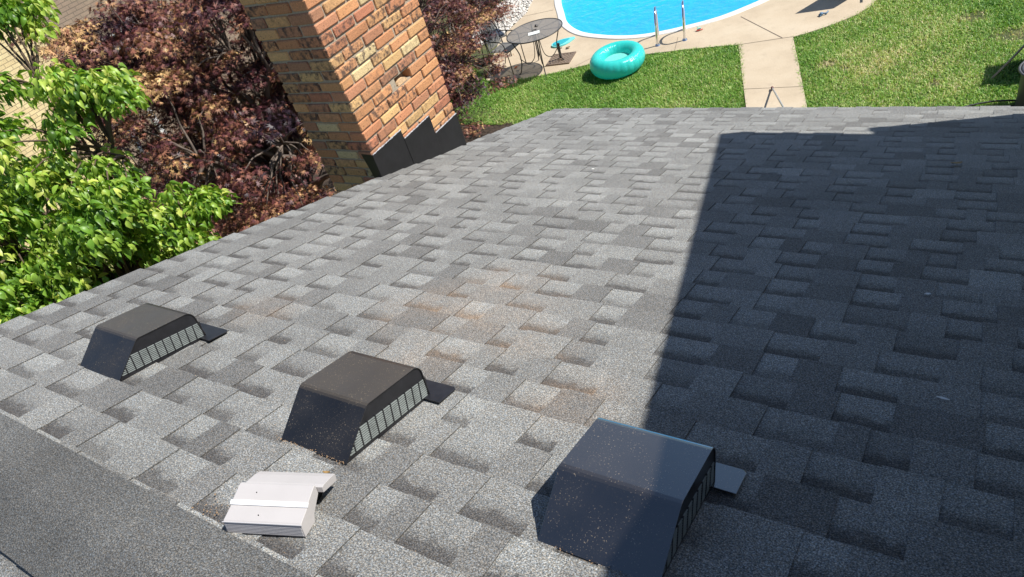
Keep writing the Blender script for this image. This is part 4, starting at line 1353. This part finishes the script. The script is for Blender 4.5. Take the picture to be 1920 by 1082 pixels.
for i in range(NA):
    a = 2 * math.pi * i / NA
    for j in range(NB):
        t = 2 * math.pi * j / NB
        rr = 0.375 + 0.135 * math.cos(t)
        pk = 1 - 0.012 * (1 - abs(math.sin(a * 12)) ** .3)
        V.append((rr * math.cos(a) * pk, rr * math.sin(a) * pk, 0.160 + 0.155 * math.sin(t))); 
        u1 = i / (NA / 2); u1 = 2 - u1 if u1 > 1 else u1; u2 = j / (NB / 2); u2 = 2 - u2 if u2 > 1 else u2
        C.append((u1, u2, 0))
for i in range(NA):
    for j in range(NB):
        F.append((i * NB + j, ((i + 1) % NA) * NB + j, ((i + 1) % NA) * NB + (j + 1) % NB, i * NB + (j + 1) % NB))
ring = npmesh('swim_ring', V, F, m, None, True, C)
msh = MB(); msh.prism([(.25 * math.cos(t * math.pi / 16), .25 * math.sin(t * math.pi / 16)) for t in range(32)], lambda p, t: (p[0], p[1], .165 + t * .004))
msh.build('seat_net', simple('pale aqua net', (0.16, 0.58, 0.50), 0.5, 0, .15, 30), ring)
ring.matrix_world = Matrix.Translation((-5.60, 11.22, 0.05)) @ Matrix.Rotation(R(3), 4, Vector((1, 0.4, 0)))
tag(ring, 'shiny teal inflatable swim ring on the grass at the pool deck edge', 'swim ring')

# pool ladder rails
M_STEEL = simple('polished steel', (0.72, 0.73, 0.75), 0.16, 1.0, 0.04)
lad = empty('pool_ladder', (-4.96, 12.22, ZD)); tag(lad, 'polished steel pool ladder with two curved hand rails at the pool edge', 'pool ladder')
bpy.context.view_layer.update()
nrm = Vector((-0.33, 0.94, 0)).normalized()
for bx, by in ((-5.19, 12.14), (-4.72, 12.31)):
    b0 = Vector((bx, by, ZD))
    prof = [(0.0, 0.0), (0.0, 0.30), (0.03, 0.44), (0.12, 0.55), (0.25, 0.58), (0.38, 0.53), (0.46, 0.40), (0.49, 0.2), (0.50, -0.05), (0.50, -0.9)]
    mb = MB(); mb.tube(catmull([b0 + nrm * a + Vector((0, 0, z)) for a, z in prof], 5), 0.021, 12)
    rl = mb.build('hand_rail', M_STEEL, None, True); par(rl, lad)
    mb = MB(); mb.prism([(.055 * math.cos(t * math.pi / 9), .055 * math.sin(t * math.pi / 9)) for t in range(18)], lambda p, t: (b0.x + p[0] * (1 - .3 * t), b0.y + p[1] * (1 - .3 * t), ZD + .001 + t * .022))
    esc = mb.build('escutcheon', M_STEEL, None, False); par(esc, lad)
for z in (-.25, -.55, -.85):
    a = Vector((-5.19, 12.14, z)) + nrm * .5; b_ = Vector((-4.72, 12.31, z)) + nrm * .5
    mb = MB(); mb.box((0, -.04, 0), ((b_ - a).length, .04, .02))
    o = mb.build('rung', M_STEEL, None); d = (b_ - a).normalized()
    o.matrix_world = Matrix.Translation(a) @ Matrix.Rotation(math.atan2(d.y, d.x), 4, 'Z'); 
    bpy.context.view_layer.update(); par(o, lad)

# small toys and litter on the deck
M_RED = simple('red plastic', (0.55, 0.05, 0.04), 0.4); M_MINT = simple('mint plastic', (0.30, 0.62, 0.52), 0.4)
toy = empty('water_toy', (-4.57, 12.69, ZD)); tag(toy, 'small red and mint plastic toy on the deck right of the ladder', 'toy')
toy.rotation_euler = (0, 0, .5); toy.scale = (.65, .65, .65)
mb = MB(); mb.tube(catmull([(-.09, -.02, .02), (-.03, -.04, .03), (.04, -.03, .03), (.10, .0, .02)], 4), [.014] * 13, 8); mb.build('hull', M_RED, toy, True)
mb = MB(); mb.box((-.055, -.02, .02), (.05, .035, .075)); mb.tube([(-.02, .02, .07), (-.05, .05, .13)], .01, 8); mb.build('body', M_MINT, toy, bevel=.012)
mb = MB(); mb.tube(catmull([(-.07, 0, .015), (-.02, .02, .03), (.05, .02, .025), (.08, .06, .04)], 4), .013, 8); mb.tube([(-.05, -.05, .015), (-.01, .02, .02), (0, .06, .015)], .012, 8); mb.tube([(-.03, .0, .012), (-.03, .0, .05)], .028, 10)
placed(mb, 'hose_nozzle', simple('blue plastic', (0.10, 0.20, 0.32), 0.4), (-2.46, 12.98, ZD), .2, 'small blue plastic nozzle lying on the deck near the right lawn', 'nozzle', smooth=True)
def ground_leaf(loc, L, mat, label, rot=0.0):
    mb = MB(); V = []; F = []
    for i in range(6):
        t = i / 5; hw = L * .35 * math.sin(math.pi * (0.05 + 0.9 * t))
        V += [(L * (t - .5), -hw, .02 + .3 * L * t), (L * (t - .5), 0, .005 + .2 * L * t), (L * (t - .5), hw, .025)]
    for i in range(5):
        for k_ in range(2): a = i * 3 + k_; F.append((a, a + 1, a + 4, a + 3))
    mb.add(V, F); return placed(mb, 'dry_leaf', mat, loc, rot, label, 'leaf')
ground_leaf((-7.17, 12.24, ZD), .10, M_DRY, 'brown dry leaf on the deck next to the umbrella base')
ground_leaf((-7.98, 11.45, ZD), .10, simple('orange leaf', (0.55, 0.16, 0.04), .7), 'orange red dry leaf on the deck left of the patio table', 1.0)
# drain lid near the top of the photo
mb = MB(); mb.prism([(.11 * math.cos(t * math.pi / 12), .11 * math.sin(t * math.pi / 12)) for t in range(24)], lambda p, t: (p[0], p[1], .001 + t * .008)); mb.tube([(-.04, .0, .012), (.04, 0, .012)], .007, 6)
placed(mb, 'skimmer_lid', simple('pale plastic lid', (0.55, 0.5, 0.44), .5), (-3.30, 13.93, ZD), 0, 'round pale lid set in the deck at the top edge of the photo', 'skimmer lid')

# lounge chair whose foot and shadow show at the top edge
lc = empty('lounge_chair', (-1.945, 15.02, ZD)); lc.rotation_euler = (0, 0, R(190))
tag(lc, 'dark lounge chair on the pool deck at the top edge, mostly out of view', 'lounge chair')
mb = MB()
for (x, y) in ((0, 0), (.62, 0), (0, 1.3), (.62, 1.3)): mb.tube([(x, y, 0), (x + (.02 if x == 0 else -.02), y, .34)], .02, 8)
for x in (0.02, .60): mb.tube([(x, -.05, .34), (x, 1.5, .34)], .018, 8)
mb.build('frame', M_IRON, lc, True)
mb = MB(); mb.box((.0, -.05, .345), (.62, 1.0, .40)); mb.build('seat', M_SEATG, lc, bevel=.015)
mb = MB(); mb.box((.0, 0, 0), (.62, .7, .05), T=lambda v: (v[0], 1.0 + v[1] * .6, .38 + v[1] * .8 + v[2])); mb.build('backrest', M_SEATG, lc, bevel=.015)

# pole leaning on the house, its foot on the walk
pl_ = empty('metal_pole', (-2.62, 10.36, ZD)); tag(pl_, 'thin grey metal pole with a dark red foot on the concrete walk', 'pole')
bpy.context.view_layer.update()
pa = Vector((-2.615, 10.34, ZD + .02)); pb = Vector((-0.76, 4.96, 1.80)); 
PD = (pb - pa)
mb = MB(); mb.tube([pa + PD * .006, pb], .0125, 10); par(mb.build('shaft', simple('grey metal', (0.5, 0.5, 0.5), 0.4, 0.5), None, True), pl_)
mb = MB(); mb.tube([pa, pa + PD * .012], .021, 10); par(mb.build('foot', simple('dark red rubber', (0.14, 0.03, 0.03), 0.6), None, True), pl_)

# things at the right edge, against the house
M_BIN = simple('dark grey plastic', (0.085, 0.085, 0.09), 0.45, 0, .15, 5)
bn_ = empty('storage_bin', (0.80, 9.72, 0.0)); tag(bn_, 'dark grey rounded bin at the right edge of the photo, just past the eave', 'bin')
mb = MB()
prof = [(0.0, 0.0), (0.27, 0.0), (0.29, 0.05), (0.33, 0.50), (0.345, 0.54), (0.33, 0.56), (0.30, 0.55), (0.27, 0.1), (0.0, 0.08)]
V = []; F = []; K = 28
for (r_, z) in prof:
    for k_ in range(K): V.append((r_ * math.cos(2 * math.pi * k_ / K), r_ * math.sin(2 * math.pi * k_ / K), z))
for i in range(len(prof) - 1):
    for k_ in range(K): F.append((i * K + k_, i * K + (k_ + 1) % K, (i + 1) * K + (k_ + 1) % K, (i + 1) * K + k_))
npmesh('body', V, F, M_BIN, bn_, True)
mb = MB(); mb.tube([(.36 * math.cos(2 * math.pi * k_ / 28), .36 * math.sin(2 * math.pi * k_ / 28), .54) for k_ in range(29)], .014, 6); mb.build('rim', M_BIN, bn_, True)
bx = empty('grey_cabinet', (0.88, 10.85, 0)); tag(bx, 'grey cabinet standing on the lawn at the right edge of the photo', 'cabinet')
mb = MB(); mb.box((-.33, -.25, 0), (.33, .25, .62)); mb.build('body', simple('grey cabinet', (0.16, 0.165, 0.18), .5), bx, bevel=.01)
mb = MB(); mb.box((-.36, -.28, .622), (.36, .28, .66)); mb.build('lid', simple('pale grey lid', (0.33, 0.33, 0.34), .5), bx, bevel=.01)
mb = MB(); mb.tube([(0.20, 10.52, .03), (0.36, 10.80, .14), (0.60, 11.22, .34)], .015, 8)
tag(mb.build('wooden_stick', simple('weathered wood', (0.42, 0.34, 0.23), .8), None, True), 'weathered wooden stick leaning against the grey cabinet at the right edge', 'stick')
mb = MB()
pts = catmull([(-.12, 9.66, .05), (0.15, 9.80, .06), (0.40, 9.86, .06), (0.8, 9.84, .06), (1.1, 9.75, .06)], 6); mb.tube(pts, .011, 7)
pts = catmull([(-.02, 9.64, .03), (0.25, 9.70, .04), (0.5, 9.76, .04), (0.8, 9.76, .03), (1.1, 9.7, .03)], 6); mb.tube(pts, .011, 7)
tag(mb.build('garden_hose', M_BLACK, None, True), 'black hose lying in the grass just past the right end of the eave', 'hose')
